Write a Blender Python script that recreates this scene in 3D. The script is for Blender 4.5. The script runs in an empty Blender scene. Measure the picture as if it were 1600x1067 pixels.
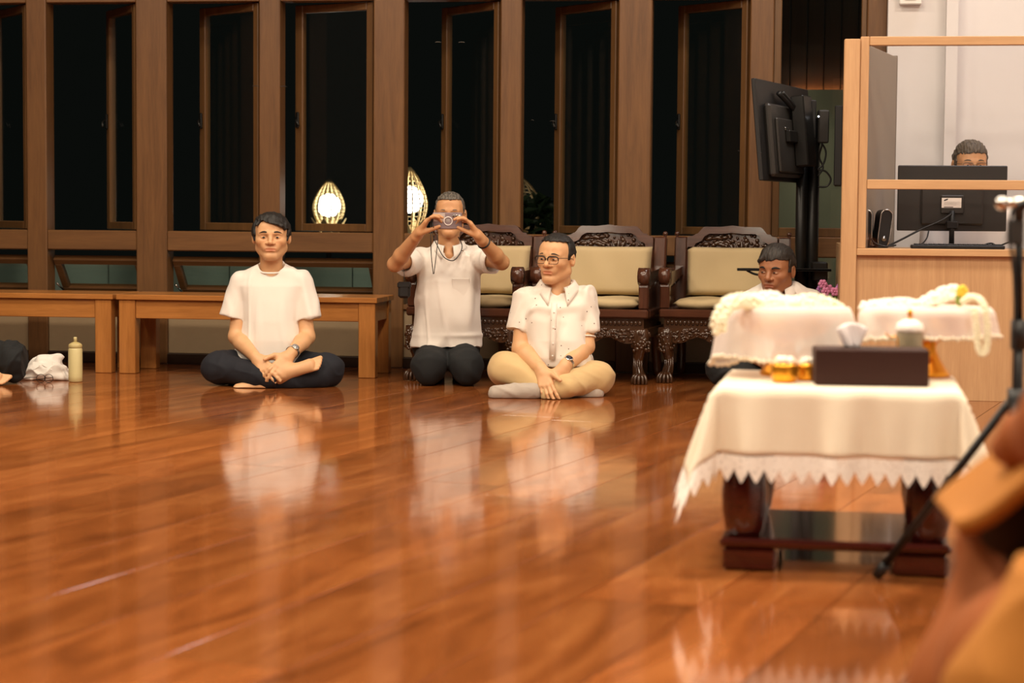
import bpy, bmesh, math, random
import numpy as np
from mathutils import Vector, Matrix

scene = bpy.context.scene
COL = scene.collection
R = math.radians
f32 = np.float32

# ------------------------------------------------------------------ camera
CAM_H = 0.87
FPX = 70.0 / 36.0 * 1600.0
PITCH = math.atan(198.5 / FPX)
ROLL = 0.008
camd = bpy.data.cameras.new('camera')
cam = bpy.data.objects.new('camera', camd)
COL.objects.link(cam)
camd.lens = 70.0
camd.sensor_width = 36.0
camd.clip_end = 200
camd.dof.use_dof = True
camd.dof.focus_distance = 9.75
camd.dof.aperture_fstop = 2.8
camd.dof.aperture_blades = 9
CAM_M = Matrix.Translation((0, 0, CAM_H)) @ Matrix.Rotation(R(90) - PITCH, 4, 'X') @ Matrix.Rotation(ROLL, 4, 'Z')
cam.matrix_world = CAM_M
scene.camera = cam

# ------------------------------------------------------------------ world: night outside
world = bpy.data.worlds.new('night')
scene.world = world
world.use_nodes = True
world.node_tree.nodes['Background'].inputs[0].default_value = (0.30, 0.36, 0.30, 1)
world.node_tree.nodes['Background'].inputs[1].default_value = 0.010

# ------------------------------------------------------------------ colour management
vs = scene.view_settings
vs.view_transform = 'Standard'
vs.look = 'None'
vs.exposure = 0.0
vs.gamma = 1.0
vs.use_curve_mapping = False

# ------------------------------------------------------------------ wall frame: x along the window wall, y outwards, z up
WALL_A = R(-8.0)
WALL_D = 11.10
W_M = Matrix.Translation((0, WALL_D, 0)) @ Matrix.Rotation(WALL_A, 4, 'Z')
W_MI = W_M.inverted()
ROOM_U0, ROOM_U1, ROOM_N = -5.4, 5.2, 16.5
CEIL = 4.2

# ------------------------------------------------------------------ ceiling lamps (their housings are built with the ceiling)
WARM = (1.0, 0.855, 0.665)
COOL = (0.92, 0.92, 1.0)
LAMPS = []
for iu, u in enumerate((-3.4, -1.15, 1.1, 3.4)):
    for n in (2.9, 5.6, 8.3, 11.6):
        LAMPS.append((u, n, 0.40, {2.9: 50, 5.6: 84, 8.3: 64, 11.6: 30}[n], WARM))
LAMPS.append((2.75, 0.62, 0.30, 17, COOL))
LAMPS.append((3.9, 0.62, 0.30, 14, COOL))
for u, n, r, w, c in LAMPS:
    ld = bpy.data.lights.new('ceiling_lamp_light', 'AREA')
    ld.shape = 'DISK'
    ld.size = r * 2
    ld.energy = w
    ld.color = c
    lo = bpy.data.objects.new('ceiling_lamp_light', ld)
    COL.objects.link(lo)
    lo.matrix_world = W_M @ Matrix.Translation((u, -n, CEIL - 0.075))


# ------------------------------------------------------------------ pixel helpers (1600 x 1067 frame)
def ray(px, py):
    d = Vector(((px - 800) / FPX, -(py - 533.5) / FPX, -1.0))
    return (CAM_M.to_3x3() @ d)


def at(px, py, D):
    d = ray(px, py)
    t = D / d.y
    return Vector((d.x * t, D, CAM_H + d.z * t))


def wall_pt(px, py, n=0.0):
    """point on the plane n metres in front of the window wall, in wall coordinates"""
    o = W_MI @ Vector((0, 0, CAM_H))
    d = W_MI.to_3x3() @ ray(px, py)
    t = (-n - o.y) / d.y
    return o + d * t


def floor_pt(px, py, z=0.0):
    d = ray(px, py)
    t = (z - CAM_H) / d.z
    return Vector((d.x * t, d.y * t, z))


# ------------------------------------------------------------------ objects, tags
def tag(o, label=None, cat=None, group=None, kind=None):
    if label: o['label'] = label
    if cat: o['category'] = cat
    if group: o['group'] = group
    if kind: o['kind'] = kind
    return o


def empty(name, loc=(0, 0, 0), rz=0.0, parent=None, label=None, cat=None, group=None, kind=None):
    o = bpy.data.objects.new(name, None)
    o.empty_display_size = 0.1
    COL.objects.link(o)
    o.location = loc
    o.rotation_euler = (0, 0, rz)
    if parent: o.parent = parent
    return tag(o, label, cat, group, kind)


def link_mesh(name, me, parent=None, loc=None, rot=None):
    o = bpy.data.objects.new(name, me)
    COL.objects.link(o)
    if parent: o.parent = parent
    if loc is not None: o.location = loc
    if rot is not None: o.rotation_euler = rot
    return o


def copy_tree(o, parent=None):
    c = o.copy()
    COL.objects.link(c)
    c.parent = parent
    for ch in list(o.children):
        copy_tree(ch, c)
    return c


def smooth(me, on=True):
    me.polygons.foreach_set('use_smooth', [on] * len(me.polygons))


class MB:
    """collects primitives into one mesh"""

    def __init__(s):
        s.v = []
        s.f = []
        s.sm = []

    def add(s, v, f, sm=False, M=None):
        b = len(s.v)
        if M is not None:
            v = [M @ Vector(p) for p in v]
        s.v += [tuple(p) for p in v]
        s.f += [tuple(b + i for i in q) for q in f]
        s.sm += [sm] * len(f)
        return s

    def box(s, lo, hi, bev=0.0, M=None):
        lo = Vector(lo); hi = Vector(hi)
        c = (lo + hi) / 2; h = (hi - lo) / 2
        if bev <= 0:
            v = [(c.x + sx * h.x, c.y + sy * h.y, c.z + sz * h.z) for sx in (-1, 1) for sy in (-1, 1) for sz in (-1, 1)]
            f = [(0, 1, 3, 2), (4, 6, 7, 5), (0, 4, 5, 1), (2, 3, 7, 6), (0, 2, 6, 4), (1, 5, 7, 3)]
            return s.add(v, f, False, M)
        b = min(bev, h.x * .95, h.y * .95, h.z * .95)
        v = []; idx = {}
        for sx in (-1, 1):
            for sy in (-1, 1):
                for sz in (-1, 1):
                    for ax in range(3):
                        p = [h.x - b, h.y - b, h.z - b]
                        p[ax] += b
                        idx[(sx, sy, sz, ax)] = len(v)
                        v.append((c.x + sx * p[0], c.y + sy * p[1], c.z + sz * p[2]))
        f = []
        S = (-1, 1)
        for ax in range(3):
            o1, o2 = [a for a in range(3) if a != ax]
            for sg in S:
                q = []
                for (a, bb) in ((-1, -1), (1, -1), (1, 1), (-1, 1)):
                    k = [0, 0, 0]; k[ax] = sg; k[o1] = a; k[o2] = bb
                    q.append(idx[(*k, ax)])
                flip = (sg > 0) != (ax != 1)
                f.append(tuple(q[::-1]) if flip else tuple(q))
        for ax in range(3):
            o1, o2 = [a for a in range(3) if a != ax]
            for a in S:
                for bb in S:
                    q = []
                    for sg, w in ((-1, o1), (1, o1), (1, o2), (-1, o2)):
                        k = [0, 0, 0]; k[ax] = sg; k[o1] = a; k[o2] = bb
                        q.append(idx[(*k, w)])
                    f.append(tuple(q))
        for sx in S:
            for sy in S:
                for sz in S:
                    f.append(tuple(idx[(sx, sy, sz, a)] for a in range(3)))
        return s.add(v, f, False, M)

    def lathe(s, prof, seg=24, M=None, sm=True, sy=1.0):
        v = []; f = []
        n = len(prof)
        for i in range(seg):
            a = 2 * math.pi * i / seg
            for r, z in prof:
                v.append((r * math.cos(a), r * math.sin(a) * sy, z))
        for i in range(seg):
            j = (i + 1) % seg
            for k in range(n - 1):
                f.append((i * n + k, j * n + k, j * n + k + 1, i * n + k + 1))
        if prof[0][0] > 1e-6:
            f.append(tuple(i * n for i in range(seg))[::-1])
        if prof[-1][0] > 1e-6:
            f.append(tuple(i * n + n - 1 for i in range(seg)))
        return s.add(v, f, sm, M)

    def tube(s, pts, r, seg=8, closed=False, sm=True, M=None, caps=True):
        pts = [Vector(p) for p in pts]
        n = len(pts)
        rr = r if isinstance(r, (list, tuple)) else [r] * n
        v = []; f = []
        up = None
        for i, p in enumerate(pts):
            if closed:
                t = pts[(i + 1) % n] - pts[i - 1]
            else:
                t = pts[min(i + 1, n - 1)] - pts[max(i - 1, 0)]
            if t.length < 1e-9: t = Vector((0, 0, 1))
            t.normalize()
            if up is None:
                up = Vector((0, 0, 1)) if abs(t.z) < .9 else Vector((1, 0, 0))
            x = up.cross(t)
            if x.length < 1e-6: x = Vector((1, 0, 0)).cross(t)
            x.normalize()
            y = t.cross(x)
            up = y.copy()
            for k in range(seg):
                a = 2 * math.pi * k / seg
                v.append(p + x * (rr[i] * math.cos(a)) + y * (rr[i] * math.sin(a)))
        m = n if closed else n - 1
        for i in range(m):
            j = (i + 1) % n
            for k in range(seg):
                l = (k + 1) % seg
                f.append((i * seg + k, i * seg + l, j * seg + l, j * seg + k))
        if not closed and caps:
            f.append(tuple(range(seg))[::-1])
            f.append(tuple((n - 1) * seg + k for k in range(seg)))
        return s.add(v, f, sm, M)

    def ball(s, c, r, seg=10, rings=7, M=None, rot=None):
        r = Vector((r, r, r)) if isinstance(r, (int, float)) else Vector(r)
        v = []; f = []
        T = Matrix.Translation(Vector(c)) @ (rot.to_4x4() if rot else Matrix.Identity(4))
        v.append((0, 0, -r.z))
        for i in range(1, rings):
            p = -math.pi / 2 + math.pi * i / rings
            for k in range(seg):
                a = 2 * math.pi * k / seg
                v.append((r.x * math.cos(p) * math.cos(a), r.y * math.cos(p) * math.sin(a), r.z * math.sin(p)))
        v.append((0, 0, r.z))
        for k in range(seg):
            f.append((0, 1 + (k + 1) % seg, 1 + k))
        for i in range(rings - 2):
            for k in range(seg):
                l = (k + 1) % seg
                f.append((1 + i * seg + k, 1 + i * seg + l, 1 + (i + 1) * seg + l, 1 + (i + 1) * seg + k))
        t = len(v) - 1
        for k in range(seg):
            f.append((t, 1 + (rings - 2) * seg + k, 1 + (rings - 2) * seg + (k + 1) % seg))
        TT = T if M is None else M @ T
        return s.add(v, f, True, TT)

    def prism(s, poly, h0, h1, axis='y', sm=False, M=None):
        """polygon (a,b) extruded along axis from h0 to h1; axis y: a=x b=z, axis z: a=x b=y, axis x: a=y b=z"""
        n = len(poly)
        mk = {'y': lambda a, b, h: (a, h, b), 'z': lambda a, b, h: (a, b, h), 'x': lambda a, b, h: (h, a, b)}[axis]
        v = [mk(a, b, h0) for a, b in poly] + [mk(a, b, h1) for a, b in poly]
        f = [tuple(range(n)), tuple(range(n, 2 * n))[::-1]]
        f += [(i, i + n, (i + 1) % n + n, (i + 1) % n) for i in range(n)]
        return s.add(v, f, sm, M)

    def grid(s, P, nu, nv, closed_u=False, sm=True, M=None):
        """P[i][j] points"""
        v = [P[i][j] for i in range(nu) for j in range(nv)]
        f = []
        for i in range(nu if closed_u else nu - 1):
            for j in range(nv - 1):
                i2 = (i + 1) % nu
                f.append((i * nv + j, i2 * nv + j, i2 * nv + j + 1, i * nv + j + 1))
        return s.add(v, f, sm, M)

    def mesh(s, name, mat=None, fix=True):
        me = bpy.data.meshes.new(name)
        me.from_pydata(s.v, [], s.f)
        me.polygons.foreach_set('use_smooth', s.sm)
        if fix:
            bm = bmesh.new(); bm.from_mesh(me)
            bmesh.ops.recalc_face_normals(bm, faces=bm.faces)
            bm.to_mesh(me); bm.free()
        if mat is not None: me.materials.append(mat)
        me.update()
        return me

    def build(s, name, mat, parent=None, loc=None, rot=None, fix=True):
        return link_mesh(name, s.mesh(name, mat, fix), parent, loc, rot)


def solidify(o, t, off=-1):
    m = o.modifiers.new('thickness', 'SOLIDIFY'); m.thickness = t; m.offset = off
    return o


def bez(pts, n=12):
    """catmull-rom through the points"""
    pts = [Vector(p) for p in pts]
    P = [pts[0] * 2 - pts[1]] + pts + [pts[-1] * 2 - pts[-2]]
    out = []
    for i in range(1, len(P) - 2):
        for k in range(n):
            t = k / n
            a, b, c, d = P[i - 1], P[i], P[i + 1], P[i + 2]
            out.append(.5 * ((2 * b) + (c - a) * t + (2 * a - 5 * b + 4 * c - d) * t * t + (3 * b - a - 3 * c + d) * t ** 3))
    out.append(pts[-1])
    return out


# ------------------------------------------------------------------ materials
def srgb(r, g, b):
    def c(x):
        x /= 255.0
        return x / 12.92 if x <= .04045 else ((x + .055) / 1.055) ** 2.4
    return (c(r), c(g), c(b), 1.0)


MATS = {}


def mat_base(name):
    m = bpy.data.materials.new(name)
    m.use_nodes = True
    nt = m.node_tree
    return m, nt, nt.nodes['Principled BSDF']


def N(nt, typ, **kw):
    n = nt.nodes.new(typ)
    for k, v in kw.items():
        if k.startswith('i_'):
            key = k[2:]
            n.inputs[int(key) if key.isdigit() else key.replace('_', ' ')].default_value = v
        else:
            setattr(n, k, v)
    return n


def plain(name, col, rough=.5, metal=0.0, spec=.5, noise=0.0, nscale=30.0, bump=0.0, bscale=200.0, sheen=0.0, trans=0.0, alpha=1.0, emit=None, estr=0.0, sss=0.0, coat=0.0):
    m, nt, b = mat_base(name)
    b.inputs['Base Color'].default_value = col
    b.inputs['Roughness'].default_value = rough
    b.inputs['Metallic'].default_value = metal
    b.inputs['Specular IOR Level'].default_value = spec
    b.inputs['Sheen Weight'].default_value = sheen
    b.inputs['Transmission Weight'].default_value = trans
    b.inputs['Alpha'].default_value = alpha
    b.inputs['Coat Weight'].default_value = coat
    if sss:
        b.inputs['Subsurface Weight'].default_value = sss
        b.inputs['Subsurface Radius'].default_value = (.02, .008, .004)
        b.inputs['Subsurface Scale'].default_value = .3
    if emit:
        b.inputs['Emission Color'].default_value = emit
        b.inputs['Emission Strength'].default_value = estr
    tc = None
    if noise or bump:
        tc = N(nt, 'ShaderNodeTexCoord')
    if noise:
        nz = N(nt, 'ShaderNodeTexNoise', i_Scale=nscale, i_Detail=4.0)
        nt.links.new(tc.outputs['Object'], nz.inputs['Vector'])
        mx = N(nt, 'ShaderNodeMix', data_type='RGBA')
        mx.inputs[6].default_value = tuple(max(0, c * (1 - noise)) for c in col[:3]) + (1,)
        mx.inputs[7].default_value = tuple(min(1, c * (1 + noise)) for c in col[:3]) + (1,)
        nt.links.new(nz.outputs['Fac'], mx.inputs[0])
        nt.links.new(mx.outputs[2], b.inputs['Base Color'])
    if bump:
        nb = N(nt, 'ShaderNodeTexNoise', i_Scale=bscale, i_Detail=3.0)
        nt.links.new(tc.outputs['Object'], nb.inputs['Vector'])
        bp = N(nt, 'ShaderNodeBump', i_Strength=bump, i_Distance=.01)
        nt.links.new(nb.outputs['Fac'], bp.inputs['Height'])
        nt.links.new(bp.outputs['Normal'], b.inputs['Normal'])
    return m


def wood(name, c1, c2, axis='z', scale=1.0, rough=.4, coat=0.0, rand=.12, stretch=14.0, bump=.03, spec=.5):
    """grain runs along the given object axis; each object drifts a little in tone"""
    m, nt, b = mat_base(name)
    tc = N(nt, 'ShaderNodeTexCoord')
    oi = N(nt, 'ShaderNodeObjectInfo')
    ad = N(nt, 'ShaderNodeVectorMath', operation='ADD')
    ml = N(nt, 'ShaderNodeMath', operation='MULTIPLY'); ml.inputs[1].default_value = 37.0
    nt.links.new(oi.outputs['Random'], ml.inputs[0])
    nt.links.new(tc.outputs['Object'], ad.inputs[0])
    nt.links.new(ml.outputs[0], ad.inputs[1])
    mp = N(nt, 'ShaderNodeMapping')
    sc = [scale * stretch] * 3
    sc['xyz'.index(axis)] = scale
    mp.inputs['Scale'].default_value = sc
    nt.links.new(ad.outputs[0], mp.inputs['Vector'])
    n1 = N(nt, 'ShaderNodeTexNoise', i_Scale=1.6, i_Detail=6.0, i_Roughness=.62, i_Distortion=.6)
    n2 = N(nt, 'ShaderNodeTexNoise', i_Scale=9.0, i_Detail=3.0, i_Roughness=.6)
    for n in (n1, n2): nt.links.new(mp.outputs[0], n.inputs['Vector'])
    mixf = N(nt, 'ShaderNodeMath', operation='MULTIPLY_ADD'); mixf.inputs[1].default_value = .35
    nt.links.new(n2.outputs['Fac'], mixf.inputs[0])
    m1 = N(nt, 'ShaderNodeMath', operation='MULTIPLY'); m1.inputs[1].default_value = .75
    nt.links.new(n1.outputs['Fac'], m1.inputs[0])
    nt.links.new(m1.outputs[0], mixf.inputs[2])
    cr = N(nt, 'ShaderNodeValToRGB')
    cr.color_ramp.elements[0].position = .34; cr.color_ramp.elements[0].color = c1
    cr.color_ramp.elements[1].position = .72; cr.color_ramp.elements[1].color = c2
    nt.links.new(mixf.outputs[0], cr.inputs[0])
    hs = N(nt, 'ShaderNodeHueSaturation')
    rr = N(nt, 'ShaderNodeMapRange'); rr.inputs[3].default_value = 1 - rand; rr.inputs[4].default_value = 1 + rand
    nt.links.new(oi.outputs['Random'], rr.inputs[0])
    nt.links.new(rr.outputs[0], hs.inputs['Value'])
    nt.links.new(cr.outputs[0], hs.inputs['Color'])
    nt.links.new(hs.outputs[0], b.inputs['Base Color'])
    b.inputs['Roughness'].default_value = rough
    b.inputs['Coat Weight'].default_value = coat
    b.inputs['Coat Roughness'].default_value = .08
    b.inputs['Specular IOR Level'].default_value = spec
    if bump:
        bp = N(nt, 'ShaderNodeBump', i_Strength=bump, i_Distance=.01)
        nt.links.new(mixf.outputs[0], bp.inputs['Height'])
        nt.links.new(bp.outputs['Normal'], b.inputs['Normal'])
    return m


def glass(name, tint=(1, 1, 1, 1), rough=0.0, ior=1.45):
    m = bpy.data.materials.new(name)
    m.use_nodes = True
    nt = m.node_tree
    nt.nodes.clear()
    out = N(nt, 'ShaderNodeOutputMaterial')
    tr = N(nt, 'ShaderNodeBsdfTransparent'); tr.inputs[0].default_value = tint
    gl = N(nt, 'ShaderNodeBsdfGlossy'); gl.inputs['Roughness'].default_value = rough
    # both faces of the thin slab reflect like the outside of glass
    ge = N(nt, 'ShaderNodeNewGeometry')
    mr = N(nt, 'ShaderNodeMapRange'); mr.inputs[3].default_value = ior; mr.inputs[4].default_value = 1 / ior
    nt.links.new(ge.outputs['Backfacing'], mr.inputs[0])
    fr = N(nt, 'ShaderNodeFresnel')
    nt.links.new(mr.outputs[0], fr.inputs[0])
    mx = N(nt, 'ShaderNodeMixShader')
    nt.links.new(fr.outputs[0], mx.inputs[0])
    nt.links.new(tr.outputs[0], mx.inputs[1])
    nt.links.new(gl.outputs[0], mx.inputs[2])
    nt.links.new(mx.outputs[0], out.inputs[0])
    return m


M = MATS
M['post'] = wood('brown_timber', srgb(92, 62, 36), srgb(118, 82, 48), 'z', rough=.38, rand=.05)
M['post_x'] = wood('brown_timber_cross', srgb(92, 62, 36), srgb(118, 82, 48), 'x', rough=.38, rand=.05)
M['sash'] = wood('sash_timber', srgb(84, 58, 32), srgb(108, 76, 44), 'z', rough=.35, rand=.04)
M['pane'] = glass('window_glass', (.93, .96, .95, 1))
M['plinth'] = plain('beige_plinth', srgb(150, 128, 98), .7, noise=.06)
M['skirt'] = wood('dark_skirting', srgb(34, 22, 14), srgb(54, 34, 20), 'x', rough=.4)
M['black_metal'] = plain('black_metal', srgb(24, 23, 22), .4, metal=.3)
M['black_plastic'] = plain('black_plastic', srgb(22, 22, 23), .45)
M['dark_grey_plastic'] = plain('charcoal_plastic', srgb(48, 46, 44), .42, noise=.05)
M['steel'] = plain('brushed_steel', srgb(190, 188, 184), .25, metal=1.0)
M['silver'] = plain('silver', srgb(205, 203, 198), .2, metal=1.0)
M['ceiling'] = plain('ceiling_paint', srgb(150, 118, 84), .8)
M['dark_wall'] = wood('dark_timber_wall', srgb(30, 20, 14), srgb(48, 32, 20), 'z', rough=.6)
M['white_wall'] = plain('white_plaster', srgb(222, 218, 217), .8, noise=.02, nscale=3)
M['lamp_diffuser'] = plain('lamp_diffuser', srgb(255, 244, 226), .5, emit=(1, .86, .66, 1), estr=6.0)
M['white_metal'] = plain('white_metal', srgb(220, 216, 208), .4)
M['rear_wall'] = plain('dark_brown_paint', srgb(30, 22, 17), .8)
# ================================================================== the setting
WROOT_ROT = (0, 0, WALL_A)


def wobj(mb, name, mat, parent=None, kind='structure', label=None):
    """mesh given in wall coordinates"""
    o = mb.build(name, mat, parent)
    if parent is None:
        o.matrix_world = W_M
        tag(o, label, None, None, kind)
    return o


# ---- floor: wide planks running obliquely, each its own piece
def plank_mat():
    m, nt, b = mat_base('polished_floor_plank')
    tc = N(nt, 'ShaderNodeTexCoord')
    oi = N(nt, 'ShaderNodeObjectInfo')
    ml = N(nt, 'ShaderNodeMath', operation='MULTIPLY'); ml.inputs[1].default_value = 53.0
    nt.links.new(oi.outputs['Random'], ml.inputs[0])
    ad = N(nt, 'ShaderNodeVectorMath', operation='ADD')
    nt.links.new(tc.outputs['Object'], ad.inputs[0]); nt.links.new(ml.outputs[0], ad.inputs[1])
    mp = N(nt, 'ShaderNodeMapping'); mp.inputs['Scale'].default_value = (.9, 4.5, 4.5)
    nt.links.new(ad.outputs[0], mp.inputs[0])
    n1 = N(nt, 'ShaderNodeTexNoise', i_Scale=1.5, i_Detail=6.0, i_Roughness=.6, i_Distortion=.8)
    nt.links.new(mp.outputs[0], n1.inputs['Vector'])
    cr = N(nt, 'ShaderNodeValToRGB')
    e = cr.color_ramp.elements
    e[0].position = .30; e[0].color = srgb(108, 58, 26)
    e[1].position = .70; e[1].color = srgb(158, 96, 50)
    e.new(.5).color = srgb(136, 76, 36)
    nt.links.new(n1.outputs['Fac'], cr.inputs[0])
    hs = N(nt, 'ShaderNodeHueSaturation')
    rr = N(nt, 'ShaderNodeMapRange'); rr.inputs[3].default_value = .82; rr.inputs[4].default_value = 1.16
    nt.links.new(oi.outputs['Random'], rr.inputs[0])
    nt.links.new(rr.outputs[0], hs.inputs['Value']); nt.links.new(cr.outputs[0], hs.inputs['Color'])
    nt.links.new(hs.outputs[0], b.inputs['Base Color'])
    n3 = N(nt, 'ShaderNodeTexNoise', i_Scale=6.0, i_Detail=3.0)
    nt.links.new(tc.outputs['Object'], n3.inputs['Vector'])
    ra = N(nt, 'ShaderNodeMapRange'); ra.inputs[3].default_value = .06; ra.inputs[4].default_value = .125
    nt.links.new(n3.outputs['Fac'], ra.inputs[0]); nt.links.new(ra.outputs[0], b.inputs['Roughness'])
    b.inputs['Specular IOR Level'].default_value = .5
    n2 = N(nt, 'ShaderNodeTexNoise', i_Scale=11.0, i_Detail=2.0)
    mp2 = N(nt, 'ShaderNodeMapping'); mp2.inputs['Scale'].default_value = (.6, 1.2, 1)
    nt.links.new(ad.outputs[0], mp2.inputs[0]); nt.links.new(mp2.outputs[0], n2.inputs['Vector'])
    bp = N(nt, 'ShaderNodeBump', i_Strength=.06, i_Distance=.006)
    nt.links.new(n2.outputs['Fac'], bp.inputs['Height']); nt.links.new(bp.outputs['Normal'], b.inputs['Normal'])
    return m


def clip_poly(poly, a, b, c):
    """keep a*x+b*y<=c"""
    out = []
    n = len(poly)
    for i in range(n):
        p, q = poly[i], poly[(i + 1) % n]
        dp = a * p[0] + b * p[1] - c; dq = a * q[0] + b * q[1] - c
        if dp <= 0: out.append(p)
        if (dp < 0) != (dq < 0) and abs(dp - dq) > 1e-9:
            t = dp / (dp - dq)
            out.append((p[0] + (q[0] - p[0]) * t, p[1] + (q[1] - p[1]) * t))
    return out


def build_floor():
    rng = random.Random(5)
    root = empty('floor', (0, 0, 0), kind='structure')
    tag(root, 'glossy reddish brown wooden plank floor', None)
    mat = plank_mat()
    PW = .2765
    ang = R(90 - 20.8)      # plank direction from +x
    T = Matrix.Rotation(ang, 4, 'Z')
    TI = T.inverted()
    WT = W_MI @ T            # plank frame -> wall frame
    base = MB()
    poly = [(ROOM_U0, 0.0), (ROOM_U1, 0.0), (ROOM_U1, -ROOM_N), (ROOM_U0, -ROOM_N)]
    base.prism(poly, -.06, -.0245, 'z')
    sub = base.build('subfloor', plain('dark_subfloor', srgb(58, 28, 12), .5), root)
    sub.matrix_world = W_M
    corners = [TI @ (W_M @ Vector((u, y, 0))) for u, y in poly]
    x0 = min(c.x for c in corners); x1 = max(c.x for c in corners)
    y0 = min(c.y for c in corners); y1 = max(c.y for c in corners)
    # seam passes through a joint seen at pixel (803, 810)
    s0 = (TI @ floor_pt(803, 810)).y
    k0 = math.floor((y0 - s0) / PW)
    y = s0 + k0 * PW
    cnt = 0
    while y < y1:
        x = x0 - rng.uniform(0, 2.5)
        while x < x1:
            L = rng.uniform(2.6, 4.2)
            g = .0012
            q = [(x + g, y + g), (x + L - g, y + g), (x + L - g, y + PW - g), (x + g, y + PW - g)]
            # clip to the room in the plank frame
            for (a, b, c) in ((1, 0, ROOM_U1), (-1, 0, -ROOM_U0), (0, 1, 0.0), (0, -1, ROOM_N)):
                M3 = WT
                aa = a * M3[0][0] + b * M3[1][0]; bb = a * M3[0][1] + b * M3[1][1]
                cc = c - a * M3[0][3] - b * M3[1][3]
                q = clip_poly(q, aa, bb, cc)
                if len(q) < 3: break
            if len(q) >= 3:
                cx = sum(p[0] for p in q) / len(q); cy = sum(p[1] for p in q) / len(q)
                ctr = Vector((cx, cy))
                bev = .0006
                def inset(p):
                    d = Vector(p) - ctr
                    sx = max(0, abs(d.x) - bev) / max(abs(d.x), 1e-6); sy = max(0, abs(d.y) - bev) / max(abs(d.y), 1e-6)
                    return (d.x * sx, d.y * sy)
                n = len(q)
                v = [(p[0] - cx, p[1] - cy, -.024) for p in q] + [(p[0] - cx, p[1] - cy, -bev) for p in q] + [(*inset(p), 0.0) for p in q]
                f = [tuple(range(2 * n, 3 * n))]
                for i in range(n):
                    j = (i + 1) % n
                    f.append((i, j, n + j, n + i)); f.append((n + i, n + j, 2 * n + j, 2 * n + i))
                mb = MB().add(v, f)
                me = mb.mesh('plank', mat)
                o = link_mesh('plank', me, root)
                # boards lie a hair uneven
                tilt = Matrix.Rotation(rng.uniform(-1, 1) * R(.05), 4, 'X')
                o.matrix_world = T @ Matrix.Translation((cx, cy, -.0002)) @ tilt
                cnt += 1
            x += L
        y += PW
    return cnt


build_floor()

# ---- window wall
POSTS = [(-152, -104), (41, 72), (212, 260), (404.5, 437), (583, 631), (781, 814), (965, 1017), (1170, 1207)]
POSTS = [(wall_pt(a, 200).x, wall_pt(b, 200).x) for a, b in POSTS]
POSTS.insert(0, (POSTS[0][0] - .66, POSTS[0][0] - .55))
POSTS.insert(0, (POSTS[0][0] - .72, POSTS[0][0] - .56))
END_POST = (wall_pt(1352, 200).x, wall_pt(1383, 200).x)
Z_RAIL1 = wall_pt(640, 364.5).z
Z_RAIL0 = wall_pt(640, 396).z
Z_SILL = .36
Z_TOP = wall_pt(640, -26).z
PD = .13    # wall thickness
wall = empty('wall_back', (0, 0, 0), kind='structure')
wall.matrix_world = W_M
tag(wall, 'brown timber window wall of tall posts and rails')
for a, b in POSTS + [END_POST]:
    m = MB().box((a, 0, 0), (b, PD, Z_TOP), .006)
    if b - a > .13:     # the wide ones are two members with a fine joint
        pass
    m.build('post', M['post'], wall)
BAYS = [(POSTS[i][1], POSTS[i + 1][0]) for i in range(len(POSTS) - 1)] + [(POSTS[-1][1], END_POST[0])]
for a, b in BAYS:
    MB().box((a, .004, Z_RAIL0), (b, PD - .01, Z_RAIL1), .006).build('rail', M['post_x'], wall)
    MB().box((a, .02, 0.060), (b, PD - .01, Z_SILL - .03), .003).build('plinth_panel', M['plinth'], wall)
    MB().box((a, .0, Z_SILL - .03), (b, PD, Z_SILL), .004).build('sill', M['post_x'], wall)
    MB().box((a, .0, 0), (b, PD - .01, 0.060), .004).build('skirting', M['skirt'], wall)
MB().box((ROOM_U0, -.004, Z_TOP), (END_POST[1], PD, CEIL)).build('lintel_panel', M['post_x'], wall)
MB().box((ROOM_U0, 0, 0), (POSTS[0][0], PD, Z_TOP)).build('end_panel', M['post'], wall)

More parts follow.
